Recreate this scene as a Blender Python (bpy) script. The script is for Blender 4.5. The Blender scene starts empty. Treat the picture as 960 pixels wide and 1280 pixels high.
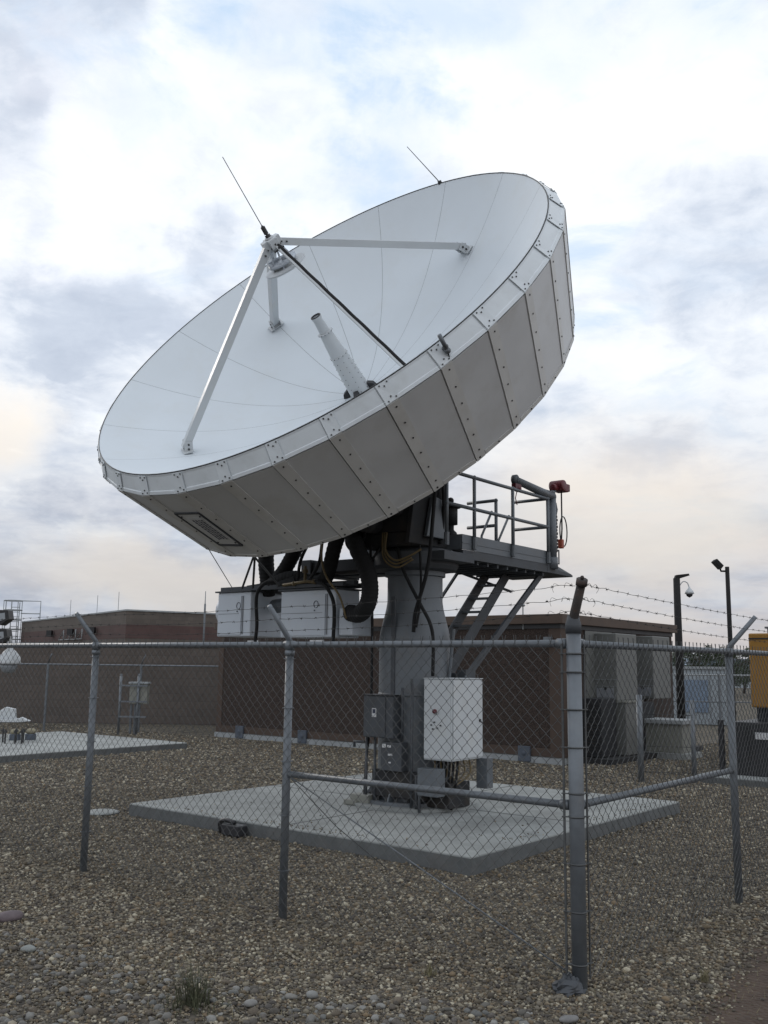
import bpy, math, random
import numpy as np
from mathutils import Vector, Matrix, noise
random.seed(7); rng = np.random.default_rng(11)
S = bpy.context.scene; COL = S.collection
PI = math.pi
def R(d): return math.radians(d)
# ---------------------------------------------------------------- materials
def nodes(m):
    m.use_nodes = True
    nt = m.node_tree
    return nt, nt.nodes, nt.links, nt.nodes['Principled BSDF']
def mat(name, col, rough=.6, metal=0., var=.12, scale=6., bump=0., bscale=40., dirt=None, dscale=2.5, damt=.35, stretch=(1,1,1)):
    m = bpy.data.materials.new(name); nt, N, L, B = nodes(m)
    tc = N.new('ShaderNodeTexCoord'); mp = N.new('ShaderNodeMapping'); mp.inputs['Scale'].default_value = stretch
    L.new(tc.outputs['Object'], mp.inputs[0])
    n = N.new('ShaderNodeTexNoise'); n.inputs['Scale'].default_value = scale; n.inputs['Detail'].default_value = 6
    L.new(mp.outputs[0], n.inputs['Vector'])
    cr = N.new('ShaderNodeValToRGB'); e = cr.color_ramp.elements
    e[0].position = .3; e[1].position = .7
    e[0].color = (*[c*(1-var) for c in col], 1); e[1].color = (*[min(1, c*(1+var)) for c in col], 1)
    L.new(n.outputs['Fac'], cr.inputs[0]); out = cr.outputs[0]
    if dirt:
        n2 = N.new('ShaderNodeTexNoise'); n2.inputs['Scale'].default_value = dscale; n2.inputs['Detail'].default_value = 8; n2.inputs['Roughness'].default_value = .7
        L.new(mp.outputs[0], n2.inputs['Vector'])
        r2 = N.new('ShaderNodeValToRGB'); r2.color_ramp.elements[0].position = .5; r2.color_ramp.elements[1].position = .72
        r2.color_ramp.elements[1].color = (damt, damt, damt, 1)
        L.new(n2.outputs['Fac'], r2.inputs[0])
        mx = N.new('ShaderNodeMixRGB'); mx.inputs[2].default_value = (*dirt, 1)
        L.new(r2.outputs[0], mx.inputs[0]); L.new(out, mx.inputs[1]); out = mx.outputs[0]
    L.new(out, B.inputs['Base Color'])
    rr = N.new('ShaderNodeMapRange'); rr.inputs[3].default_value = max(0, rough-.1); rr.inputs[4].default_value = min(1, rough+.12)
    L.new(n.outputs['Fac'], rr.inputs[0]); L.new(rr.outputs[0], B.inputs['Roughness'])
    B.inputs['Metallic'].default_value = metal
    if bump:
        n3 = N.new('ShaderNodeTexNoise'); n3.inputs['Scale'].default_value = bscale; n3.inputs['Detail'].default_value = 4
        L.new(tc.outputs['Object'], n3.inputs['Vector'])
        bp = N.new('ShaderNodeBump'); bp.inputs['Strength'].default_value = bump; bp.inputs['Distance'].default_value = .01
        L.new(n3.outputs['Fac'], bp.inputs['Height']); L.new(bp.outputs[0], B.inputs['Normal'])
    return m
M = {}
M['dish'] = mat('dish_white_paint', (.61,.65,.68), .6, var=.03, scale=1.3, dirt=(.56,.57,.55), dscale=1.6, damt=.35)
M['band'] = mat('rim_band_paint', (.62,.655,.675), .5, var=.05, scale=3, dirt=(.40,.41,.39), dscale=4, damt=.3)
M['panel'] = mat('shroud_panel_paint', (.52,.525,.525), .38, var=.06, scale=2.2, dirt=(.40,.385,.35), dscale=1.5, damt=.55)
M['strip'] = mat('cover_strip_paint', (.53,.525,.505), .45, var=.06, scale=4, dirt=(.36,.34,.29), dscale=5, damt=.4)
M['inside'] = mat('shroud_back_dark', (.22,.22,.215), .8)
M['bolt'] = mat('bolt_dark', (.05,.05,.05), .5, .5)
M['grey'] = mat('grey_steel_paint', (.10,.112,.124), .45, var=.12, scale=5, dirt=(.12,.11,.10), dscale=4, damt=.5, bump=.1)
M['dgrey'] = mat('dark_steel_paint', (.05,.055,.062), .62, var=.18, scale=6, dirt=(.05,.045,.04), dscale=5, damt=.5, bump=.1)
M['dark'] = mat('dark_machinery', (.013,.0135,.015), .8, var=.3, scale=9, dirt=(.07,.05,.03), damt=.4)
M['galv'] = mat('galvanised_steel', (.13,.143,.156), .45, .3, var=.14, scale=14, dirt=(.17,.17,.17), dscale=9, damt=.4)
M['wire'] = mat('galvanised_wire', (.075,.077,.077), .6, .3, var=.35, scale=7)
M['barb'] = mat('weathered_barbed_wire', (.03,.028,.026), .7, .3, var=.25, scale=7)
M['rust'] = mat('rusty_post_arm', (.045,.038,.035), .75, .2, var=.3, scale=12, dirt=(.12,.055,.03), dscale=9, damt=.6)
M['rubber'] = mat('black_rubber', (.006,.006,.0065), .85, var=.2)
M['white'] = mat('white_enamel', (.50,.52,.53), .38, var=.04, scale=3, dirt=(.42,.40,.34), dscale=3, damt=.35)
M['acwhite'] = mat('air_unit_white', (.50,.54,.59), .45, var=.05, scale=3, dirt=(.40,.40,.37), dscale=3, damt=.35)
M['acside'] = mat('air_unit_grille', (.20,.21,.225), .6, var=.1)
M['conc'] = mat('concrete', (.255,.265,.255), .88, var=.20, scale=3.2, bump=.25, bscale=60, dirt=(.14,.145,.14), dscale=1.0, damt=.9)
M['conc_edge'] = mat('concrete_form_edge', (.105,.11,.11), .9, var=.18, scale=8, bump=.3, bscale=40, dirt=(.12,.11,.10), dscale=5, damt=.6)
M['red'] = mat('dark_red_enamel', (.10,.009,.015), .45, var=.2)
M['orange'] = mat('orange_plastic', (.26,.05,.02), .5)
M['label'] = mat('label_white', (.5,.5,.5), .5)
M['ink'] = mat('label_ink', (.03,.035,.06), .6)
M['gold'] = mat('tan_cable', (.12,.085,.035), .6, var=.2)
M['fascia'] = mat('brown_fascia', (.075,.050,.036), .7, var=.1, dirt=(.03,.022,.018), damt=.5)
M['trim'] = mat('brown_corner_trim', (.065,.044,.033), .8, var=.12, scale=4)
M['coping'] = mat('light_coping', (.27,.285,.29), .7)
M['tanunit'] = mat('grey_wall_unit', (.125,.128,.12), .55, var=.07, dirt=(.1,.095,.085), damt=.4)
M['beige'] = mat('beige_cabinet', (.19,.19,.165), .6, var=.06, dirt=(.16,.15,.12), damt=.4)
M['louvre'] = mat('dark_louvre', (.015,.016,.018), .85)
M['yellow'] = mat('yellow_enclosure', (.27,.135,.02), .45, var=.06, dirt=(.25,.13,.03), damt=.3)
M['black'] = mat('black_steel', (.014,.014,.016), .5, var=.2)
M['bronze'] = mat('dark_bronze_pole', (.008,.0075,.0075), .9, var=.2)
M['shed'] = mat('pale_metal_shed', (.28,.31,.33), .6, var=.06)
M['bluep'] = mat('blue_grey_panel', (.16,.21,.28), .5)
M['bag'] = mat('sandbag_cloth', (.24,.215,.15), .9, var=.15)
M['glass'] = mat('lens_glass', (.25,.27,.29), .15)
M['trunk'] = mat('bark', (.05,.04,.03), .9, var=.3)
M['leaf'] = mat('leaf', (.03,.045,.018), .7, var=.4, scale=.8)
M['hill'] = mat('far_hill', (.07,.085,.10), 1, var=.1, scale=.02)
M['dryg'] = mat('dry_grass', (.17,.15,.085), .9, var=.3, scale=20)
M['greeng'] = mat('weed_green', (.062,.066,.036), .9, var=.3, scale=20)
M['bluebr'] = mat('blue_lifting_bracket', (.085,.10,.125), .6, .3)

def cellmat(name, scale, cols, bump=.5, rough=.9, mapscale=(1,1,1)):
    m = bpy.data.materials.new(name); nt, N, L, B = nodes(m)
    tc = N.new('ShaderNodeTexCoord'); mp = N.new('ShaderNodeMapping'); mp.inputs['Scale'].default_value = mapscale
    L.new(tc.outputs['Object'], mp.inputs[0])
    v = N.new('ShaderNodeTexVoronoi'); v.inputs['Scale'].default_value = scale
    L.new(mp.outputs[0], v.inputs['Vector'])
    sp = N.new('ShaderNodeSeparateColor'); L.new(v.outputs['Color'], sp.inputs[0])
    cr = N.new('ShaderNodeValToRGB'); cr.color_ramp.interpolation = 'CONSTANT'
    el = cr.color_ramp.elements
    for i, c in enumerate(cols):
        e = el[i] if i < 2 else el.new(i/len(cols))
        e.position = i/len(cols); e.color = (*c, 1)
    L.new(sp.outputs[0], cr.inputs[0])
    L.new(cr.outputs[0], B.inputs['Base Color']); B.inputs['Roughness'].default_value = rough
    bp = N.new('ShaderNodeBump'); bp.inputs['Strength'].default_value = bump; bp.inputs['Distance'].default_value = .02; bp.invert = True
    L.new(v.outputs['Distance'], bp.inputs['Height']); L.new(bp.outputs[0], B.inputs['Normal'])
    return m, nt, N, L, B, cr, tc
M['aggregate'] = cellmat('brown_aggregate_wall', 60, [(.036,.024,.019),(.045,.030,.024),(.030,.020,.016),(.055,.038,.030),(.025,.017,.013)], .5)[0]
def brickmat(name, c1, c2, mortar, sx=1., bw=.4, bh=.2):
    m = bpy.data.materials.new(name); nt, N, L, B = nodes(m)
    tc = N.new('ShaderNodeTexCoord'); b = N.new('ShaderNodeTexBrick')
    sep = N.new('ShaderNodeSeparateXYZ'); L.new(tc.outputs['Object'], sep.inputs[0])
    ad = N.new('ShaderNodeMath'); ad.operation = 'ADD'; L.new(sep.outputs[0], ad.inputs[0]); L.new(sep.outputs[1], ad.inputs[1])
    cb = N.new('ShaderNodeCombineXYZ'); L.new(ad.outputs[0], cb.inputs[0]); L.new(sep.outputs[2], cb.inputs[1])
    L.new(cb.outputs[0], b.inputs['Vector'])
    b.inputs['Scale'].default_value = 1; b.inputs['Brick Width'].default_value = bw; b.inputs['Row Height'].default_value = bh
    b.inputs['Mortar Size'].default_value = .008; b.inputs['Color1'].default_value = (*c1,1); b.inputs['Color2'].default_value = (*c2,1); b.inputs['Mortar'].default_value = (*mortar,1)
    n = N.new('ShaderNodeTexNoise'); n.inputs['Scale'].default_value = 1.2; n.inputs['Detail'].default_value = 8; L.new(tc.outputs['Object'], n.inputs['Vector'])
    mr = N.new('ShaderNodeMapRange'); mr.inputs[3].default_value = .75; mr.inputs[4].default_value = 1.25; L.new(n.outputs['Fac'], mr.inputs[0])
    mx = N.new('ShaderNodeMixRGB'); mx.blend_type = 'MULTIPLY'; mx.inputs[0].default_value = 1
    L.new(b.outputs['Color'], mx.inputs[1]); L.new(mr.outputs[0], mx.inputs[2]); L.new(mx.outputs[0], B.inputs['Base Color'])
    B.inputs['Roughness'].default_value = .9
    bp = N.new('ShaderNodeBump'); bp.inputs['Strength'].default_value = .5; bp.inputs['Distance'].default_value = .01; bp.invert = True
    L.new(b.outputs['Fac'], bp.inputs['Height']); L.new(bp.outputs[0], B.inputs['Normal'])
    return m
M['block'] = brickmat('brown_block_masonry', (.108,.088,.075), (.092,.075,.064), (.076,.064,.056))
M['tanbrick'] = brickmat('tan_brick', (.11,.092,.078), (.092,.077,.066), (.08,.069,.061), bw=.4, bh=.2)
M['redbrick'] = brickmat('red_brick_band', (.085,.050,.045), (.072,.043,.039), (.075,.058,.052), bw=.4, bh=.2)

# ---------------------------------------------------------------- mesh builder
class MB:
    def __init__(s): s.v = []; s.f = []; s.smooth = set(); s.mi = 0; s.fm = []
    def add(s, vs, fs, smooth=False):
        o = len(s.v); s.v += [tuple(v) for v in vs]
        for f in fs:
            if smooth: s.smooth.add(len(s.f))
            s.f.append(tuple(i+o for i in f)); s.fm.append(s.mi)
    def box(s, lo, hi):
        x0,y0,z0 = lo; x1,y1,z1 = hi
        s.add([(x0,y0,z0),(x1,y0,z0),(x1,y1,z0),(x0,y1,z0),(x0,y0,z1),(x1,y0,z1),(x1,y1,z1),(x0,y1,z1)],
              [(0,3,2,1),(4,5,6,7),(0,1,5,4),(1,2,6,5),(2,3,7,6),(3,0,4,7)])
        return s
    def bar(s, a, b, w, h, up=(0,0,1)):
        a = Vector(a); b = Vector(b); d = (b-a).normalized(); up = Vector(up)
        x = d.cross(up)
        if x.length < 1e-4: x = d.cross(Vector((0,1,0)))
        x.normalize(); y = x.cross(d)
        vs = [p + x*i*w/2 + y*j*h/2 for p in (a,b) for i,j in ((-1,-1),(1,-1),(1,1),(-1,1))]
        s.add(vs, [(0,1,2,3),(7,6,5,4),(0,4,5,1),(1,5,6,2),(2,6,7,3),(3,7,4,0)]); return s
    def tube(s, pts, r, n=8, caps=True, smooth=True):
        pts = [Vector(p) for p in pts]; rs = r if isinstance(r, (list,tuple)) else [r]*len(pts)
        t0 = (pts[1]-pts[0]).normalized(); ref = Vector((0,0,1)) if abs(t0.z) < .9 else Vector((1,0,0))
        x = t0.cross(ref).normalized(); vs = []; fs = []
        for i, p in enumerate(pts):
            if i == 0: t = pts[1]-pts[0]
            elif i == len(pts)-1: t = pts[-1]-pts[-2]
            else: t = (pts[i+1]-p).normalized()+(p-pts[i-1]).normalized()
            if t.length < 1e-9: t = pts[i]-pts[i-1]
            t.normalize(); x = (x - t*x.dot(t))
            if x.length < 1e-6: x = t.orthogonal()
            x.normalize(); y = t.cross(x)
            for k in range(n):
                a = 2*PI*k/n; vs.append(p + (x*math.cos(a)+y*math.sin(a))*rs[i])
        for i in range(len(pts)-1):
            for k in range(n): fs.append((i*n+k, i*n+(k+1)%n, (i+1)*n+(k+1)%n, (i+1)*n+k))
        if caps: fs.append(tuple(range(n-1,-1,-1))); fs.append(tuple(range((len(pts)-1)*n, len(pts)*n)))
        s.add(vs, fs, smooth); return s
    def cyl(s, a, b, r, n=16): return s.tube([a,b], r, n, smooth=n>8)
    def lathe(s, prof, n=32, c=(0,0), smooth=True):
        vs = []; fs = []
        for r, z in prof:
            for k in range(n):
                a = 2*PI*k/n; vs.append((c[0]+r*math.cos(a), c[1]+r*math.sin(a), z))
        for i in range(len(prof)-1):
            for k in range(n): fs.append((i*n+k, i*n+(k+1)%n, (i+1)*n+(k+1)%n, (i+1)*n+k))
        fs.append(tuple(range(n-1,-1,-1))); fs.append(tuple(range((len(prof)-1)*n, len(prof)*n)))
        s.add(vs, fs, smooth); return s
    def prism(s, poly, off):   # poly list of 3d, off vector
        n = len(poly); off = Vector(off); vs = [Vector(p) for p in poly] + [Vector(p)+off for p in poly]
        s.add(vs, [tuple(range(n-1,-1,-1)), tuple(range(n,2*n))] + [(i,(i+1)%n,n+(i+1)%n,n+i) for i in range(n)]); return s
    def ball(s, c, r, n=12, sq=(1,1,1)):
        vs = []; fs = []; m = n//2
        for i in range(m+1):
            th = PI*i/m
            for k in range(n):
                a = 2*PI*k/n; vs.append((c[0]+r*sq[0]*math.sin(th)*math.cos(a), c[1]+r*sq[1]*math.sin(th)*math.sin(a), c[2]+r*sq[2]*math.cos(th)))
        for i in range(m):
            for k in range(n): fs.append((i*n+k,(i+1)*n+k,(i+1)*n+(k+1)%n,i*n+(k+1)%n))
        s.add(vs, fs, True); return s
    def build(s, name, m, parent=None, bevel=0, label=None, extra=None):
        me = bpy.data.meshes.new(name); me.from_pydata([tuple(v) for v in s.v], [], s.f)
        me.materials.append(m)
        if extra: me.materials.append(extra); me.polygons.foreach_set('material_index', s.fm)
        if s.smooth:
            fl = [i in s.smooth for i in range(len(s.f))]; me.polygons.foreach_set('use_smooth', fl)
        me.validate(); me.update()
        o = bpy.data.objects.new(name, me); COL.objects.link(o)
        if parent: o.parent = parent
        if bevel:
            b = o.modifiers.new('bevel', 'BEVEL'); b.width = bevel; b.segments = 2; b.limit_method = 'ANGLE'; b.angle_limit = R(40)
        if label: o['label'] = label
        return o
def sm_angle(o, ang=35):
    o.data.set_sharp_from_angle(angle=R(ang)); return o
def tag(o, label=None, cat=None, group=None, kind=None):
    if label: o['label'] = label
    if cat: o['category'] = cat
    if group: o['group'] = group
    if kind: o['kind'] = kind
    return o
def empty(name, loc=(0,0,0), rz=0, label=None, cat=None, group=None):
    o = bpy.data.objects.new(name, None); COL.objects.link(o); o.location = loc; o.rotation_euler = (0,0,rz)
    o.empty_display_size = .2
    return tag(o, label, cat, group)
def copy_tree(o, parent=None):
    c = o.copy(); COL.objects.link(c); c.parent = parent
    for ch in [x for x in ALLKIDS(o)]: copy_tree(ch, c)
    return c
def ALLKIDS(o): return list(o.children)
def smoothpath(pts, n=8):
    pts = [Vector(p) for p in pts]; out = []
    P = [pts[0]*2-pts[1]] + pts + [pts[-1]*2-pts[-2]]
    for i in range(1, len(P)-2):
        for k in range(n):
            t = k/n; a,b,c,d = P[i-1],P[i],P[i+1],P[i+2]
            out.append(.5*((2*b)+(c-a)*t+(2*a-5*b+4*c-d)*t*t+(3*b-a-3*c+d)*t**3))
    out.append(pts[-1]); return out

# ---------------------------------------------------------------- site frame
YAW = .6709
O3 = Vector((.37, 11.14, 0))
U3 = Vector((math.sin(YAW), math.cos(YAW), 0)); V3 = Vector((math.cos(YAW), -math.sin(YAW), 0))
def W(v, u, z=0): return O3 + V3*v + U3*u + Vector((0,0,z))     # local (v,u,z) -> world
def site(name, v=0, u=0, z=0, **k): return empty(name, W(v,u,z), -YAW, **k)

# ================================================================ ANTENNA
ant = empty('satellite_dish_antenna', O3, -YAW, 'large white dish tilted up on a grey steel pedestal standing on the concrete pad', 'satellite dish')
EL = .7028; CD = Vector((-.185, -1.66, 5.421))
nD = Vector((0, -math.cos(EL), math.sin(EL))); uD = Vector((1,0,0)); wD = Vector((0, math.sin(EL), math.cos(EL)))
def D(r, a, h): return CD + nD*h + (uD*math.cos(a)+wD*math.sin(a))*r
RD = 2.7157; TH0 = 4.3085; DT = 2*PI/32; DEP = 1.13
def surf(r): return -DEP*(1-(r/RD)**2)
# reflector petals
for k in range(16):
    a0 = TH0 + DT*(2*k+1); a1 = a0 + 2*DT; m = MB(); vs = []; fs = []
    rsn = [ .16 + (RD-.16)*i/40 for i in range(41)]; na = 12; g = .0017
    for r in rsn:
        for j in range(na+1):
            a = a0 + (a1-a0)*j/na
            if j == 0: a += g/r
            if j == na: a -= g/r
            vs.append(D(r, a, surf(r)))
    for i in range(40):
        for j in range(na): q = i*(na+1)+j; fs.append((q, q+1, q+na+2, q+na+1))
    m.add(vs, fs, True); o = m.build('reflector_panel', M['dish'], ant)
m = MB(); vs = []; fs = []
for i in range(41):
    r = RD*(.05+.94*i/40)
    for j in range(192): vs.append(D(r, 2*PI*j/192, surf(r)-.035))
for i in range(40):
    for j in range(192): fs.append((i*192+j, i*192+(j+1)%192, (i+1)*192+(j+1)%192, (i+1)*192+j))
m.add(vs, fs, True); o = m.build('reflector_backing', M['tanunit'], ant); sd = o.modifiers.new('t','SOLIDIFY'); sd.thickness=.01; sd.offset=-1
m = MB(); m.tube([D(0,0,-DEP-.03), D(0,0,-DEP+.02)], .2, 28); m.build('hub_plate', M['dish'], ant)
# dark seal bead round the rim
m = MB(); m.tube([D(RD+.004, 2*PI*j/128, .004) for j in range(129)], .006, 6, caps=False); m.build('rim_seal', M['bolt'], ant)
# shroud: rim band and wall panels
RB, HB, RK, HK = 2.8278, -.1639, 2.4855, -1.2966
def Bp(k): return D(RB, TH0+DT*k, HB)
def Kp(k): return D(RK, TH0+DT*k, HK)
def lerp(a,b,t): return a+(b-a)*t
Cax = CD
def outward(p, q, r_):
    n_ = (q-p).cross(r_-p).normalized()
    c_ = (p+q+r_)/3 - (CD + nD*(-.7))
    return n_ if n_.dot(c_) > 0 else -n_
for k in range(32):
    # rim band panel: circular inner edge, straight outer edge
    m = MB(); na = 6; vs = []; 
    T = [D(RD+.012, TH0+DT*(k+j/na), 0) for j in range(na+1)]
    Bq = [lerp(Bp(k), Bp(k+1), j/na) for j in range(na+1)]
    no = outward(T[0], Bq[0], Bq[-1])
    eps = .0015/DT/RD
    pin = [lerp(T[0],T[1],.02)]+T[1:-1]+[lerp(T[-1],T[-2],.02)]
    pout = [lerp(Bq[0],Bq[1],.02)]+Bq[1:-1]+[lerp(Bq[-1],Bq[-2],.02)]
    for a_, b_ in zip(pin, pout): vs += [a_, lerp(a_,b_,.10)-no*.004, lerp(a_,b_,.80)-no*.004, lerp(a_,b_,.84)+no*.002, b_+no*.002]
    fs = []
    for j in range(na):
        for i in range(4): q = j*5+i; fs.append((q, q+1, q+6, q+5))
    m.add(vs, fs); o = m.build('rim_band_panel', M['band'], ant)
    sd = o.modifiers.new('t','SOLIDIFY'); sd.thickness=.012; sd.offset = 1 if (vs[1]-vs[0]).cross(vs[5]-vs[0]).dot(no) < 0 else -1
    # cover strip on the band starting at seam k
    s0, s1 = .015, .24
    def bandpt(s, t): 
        j = s*na; i = min(int(j), na-1); f = j-i
        return lerp(lerp(T[i],T[i+1],f), lerp(Bp(k),Bp(k+1),s), t)
    c = MB(); c.prism([bandpt(s0,.01)+no*.004, bandpt(s1,.01)+no*.004, bandpt(s1,.985)+no*.004, bandpt(s0,.985)+no*.004], no*.007)
    c.mi = 1
    for s, t in ((.07,.10),(.14,.22),(.21,.10),(.07,.90),(.14,.75),(.21,.88)):
        p = bandpt(s,t)+no*.011; c.cyl(p, p+no*.006, .0075, 6)
    c.build('cover_strip', M['band'], o, extra=M['bolt'])
    # wall panel
    b0, b1, k0, k1 = Bp(k), Bp(k+1), Kp(k), Kp(k+1)
    nw = outward(b0, b1, k0)
    def wp(s, t, off=0): return lerp(lerp(b0,b1,s), lerp(k0,k1,s), t) + nw*off
    m = MB(); g = .006
    m.prism([wp(g,.012), wp(1-g,.012), wp(1-g,1), wp(g,1)], -nw*.02)
    # raised folded edge along the top and bottom of the panel
    o = m.build('shroud_panel', M['panel'], ant)
    c = MB(); c.prism([wp(.25,.96,.001), wp(1-g,.96,.001), wp(1-g,1,.001), wp(.25,1,.001)], nw*.006)
    c.build('edge_flange', M['strip'], o)
    c = MB(); c.prism([wp(.012,.0,.001), wp(.23,.0,.001), wp(.23,1.0,.001), wp(.012,1.0,.001)], nw*.008)
    c.mi = 1
    for t in (.05,.22,.39,.56,.73,.90):
        p = wp(.135, t, .009); c.cyl(p, p+nw*.006, .0085, 6)
    p = wp(.10,.975,.009); c.cyl(p,p+nw*.006,.01,6); p = wp(.6,.98,.009); c.cyl(p,p+nw*.006,.008,6)
    c.build('cover_strip', M['strip'], o, extra=M['bolt'])
    if k == 1:
        h = MB()
        ins = ((.22,.28),(.92,.28),(.92,.80),(.22,.80))
        for (s_a,t_a),(s_b,t_b) in zip(ins, ins[1:]+ins[:1]): h.bar(wp(s_a,t_a,.006), wp(s_b,t_b,.006), .022, .012, nw)
        h.build('hatch_frame', M['dgrey'], o)
        h = MB(); h.prism([wp(.25,.30,.001),wp(.89,.30,.001),wp(.89,.78,.001),wp(.25,.78,.001)], nw*.005); h.build('hatch_cover', M['panel'], o)
        h = MB(); h.prism([wp(.42,.36,.007),wp(.80,.36,.007),wp(.80,.70,.007),wp(.42,.70,.007)], nw*.002); h.build('sticker', M['label'], o)
        h = MB(); rr = random.Random(5)
        for row in range(4):
            s_ = .46+row*.085; t = .385
            while t < .68:
                w_ = rr.uniform(.012,.03); h.prism([wp(s_,t,.0095),wp(s_+.05,t,.0095),wp(s_+.05,t+w_,.0095),wp(s_,t+w_,.0095)], nw*.001); t += w_+.008
        h.build('sticker_print', M['ink'], o)
        h = MB()
        for s_,t_ in ((.3,.33),(.84,.33),(.84,.75),(.3,.75)): p=wp(s_,t_,.007); h.cyl(p,p+nw*.008,.01,6)
        h.build('hatch_screw', M['bolt'], o)
# inner shell so that no light leaks through the seams, and the back disc
m = MB(); n = 32
m.add([D(RK-.03, TH0+DT*k, HK+.02) for k in range(n)], [tuple(range(n))])
m.build('back_plate', M['panel'], ant).modifiers.new('t','SOLIDIFY').thickness = .02
m = MB(); vs=[]; fs=[]
for k in range(n): vs += [D(RD-.02, TH0+DT*k, -.04), D(RB-.035, TH0+DT*k, HB), D(RK-.035, TH0+DT*k, HK+.015)]
for k in range(n):
    q=3*k; w_=3*((k+1)%n); fs += [(q,q+1,w_+1,w_),(q+1,q+2,w_+2,w_+1)]
m.add(vs,fs); m.build('shroud_lining', M['inside'], ant)
# back ribs (seen from the side)
for k in range(8):
    a = TH0+DT*4*k; m = MB(); m.prism([D(.35,a,HK-.03), D(RK-.3,a,HK-.03), D(.35,a,HK-.42)], (uD*-math.sin(a)+wD*math.cos(a))*.03)
    m.build('back_rib', M['dgrey'], ant)
# feed horn
m = MB()
prof = [(-1.125,.14),(-1.11,.14),(-1.105,.128),(-.60,.100),(-.598,.104),(-.590,.104),(-.588,.097),(-.30,.072),(-.298,.086),(-.285,.086),(-.283,.062),(-.13,.052),(-.105,.060),(-.085,.060)]
n = 16; vs=[]; fs=[]
for h,r in prof:
    for j in range(n): vs.append(D(r, 2*PI*(j+.5)/n, h))
for i in range(len(prof)-1):
    for j in range(n): fs.append((i*n+j,i*n+(j+1)%n,(i+1)*n+(j+1)%n,(i+1)*n+j))
m.add(vs,fs,True); m.mi = 1
for ang in range(0,360,45):
    for i in range(7):
        h=-1.06+i*.066; p=D(.124-(h+1.105)*.0554, R(ang), h); q=D(.131-(h+1.105)*.0554, R(ang), h); m.cyl(p,q,.0045,5)
for ang in range(0,360,30):
    p=D(.102,R(ang),-.594); m.cyl(p,D(.108,R(ang),-.594),.005,5); m.cyl(D(.084,R(ang),-.292),D(.090,R(ang),-.292),.005,5)
horn = sm_angle(m.build('feed_horn', M['white'], ant, extra=M['bolt']))
m = MB(); m.tube([D(.053, 2*PI*j/24, -.082) for j in range(25)], .008, 6, caps=False); m.build('horn_lip', M['bolt'], horn)
m = MB(); m.tube([D(0,0,-.10), D(0,0,-.088)], .05, 20); m.build('horn_window', M['acside'], horn)
for ang in (20,110,200,290):
    m = MB(); a=R(ang); tvec=(uD*-math.sin(a)+wD*math.cos(a))
    m.prism([D(.13,a,-1.12)-tvec*.03, D(.21,a,-1.10)-tvec*.03, D(.19,a,-1.05)-tvec*.03, D(.13,a,-1.02)-tvec*.03], tvec*.06); m.build('horn_bracket', M['black'], ant)
# feed struts
AP = [59.5, 146.5, 231.0, 326.5]
for i, ad in enumerate(AP):
    a = R(ad); rf = 1.97; foot = D(rf, a, surf(rf)+.06); top = D(.05, a, .82)
    tv = (uD*-math.sin(a)+wD*math.cos(a))
    m = MB(); m.bar(foot, top, (.088 if i != 3 else .028), (.078 if i != 3 else .028), tv.cross((top-foot).normalized()))
    s = m.build('feed_strut', M['white'], ant, bevel=.004)
    m = MB(); nrm = (nD*1 - (uD*math.cos(a)+wD*math.sin(a))*(2*DEP*rf/RD/RD)).normalized()
    f0 = D(rf, a, surf(rf)); out = (uD*math.cos(a)+wD*math.sin(a))
    m.prism([f0-tv*.10-out*.05+nrm*.002, f0+tv*.10-out*.05+nrm*.002, f0+tv*.10+out*.05+nD*.035, f0-tv*.10+out*.05+nD*.035], nrm*.012)
    m.bar(f0-tv*.055+nrm*.01, f0-tv*.055+nrm*.13, .012, .09, out); m.bar(f0+tv*.055+nrm*.01, f0+tv*.055+nrm*.13, .012, .09, out)
    m.mi = 1
    for dz in (.05,.10): m.cyl(f0-tv*.07+nrm*dz, f0+tv*.07+nrm*dz, .012, 6)
    m.build('strut_foot', M['white'], s, extra=M['bolt'])
    m = MB()
    d_ = (foot-top).normalized()
    for q in (.04,.10):
        p = top + d_*q; sd_ = tv; m.cyl(p-sd_*.06, p+sd_*.06, .010, 6)
        side = tv.cross(d_).normalized(); m.cyl(p-side*.035, p+side*.035, .010, 6)
    m.build('apex_bolt', M['bolt'], s)
    if i == 3:
        m = MB(); side = tv.cross(d_).normalized(); cp = [foot + (top-foot)*t + tv*(.022+.0015*math.sin(t*40)) for t in np.linspace(0,1,40)]
        m.tube(cp, .022, 8); m.build('cable', M['rubber'], s)
        m = MB()
        for t in (.25,.45,.65,.82):
            p = foot + (top-foot)*t + tv*.022; m.tube([p+side*.03, p-side*.03, p-side*.05-nD*.07], .009, 5)
        m.build('cable_tie', M['rubber'], s)
    else:
        pass
m = MB(); m.tube([D(0,0,.74), D(0,0,.90)], .05, 10); m.bar(D(.10,R(56),.83), D(.10,R(236),.83), .1, .10, nD); m.bar(D(.10,R(146),.83), D(.10,R(326),.83), .1, .10, nD)
m.build('apex_block', M['white'], ant, bevel=.005)
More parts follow.
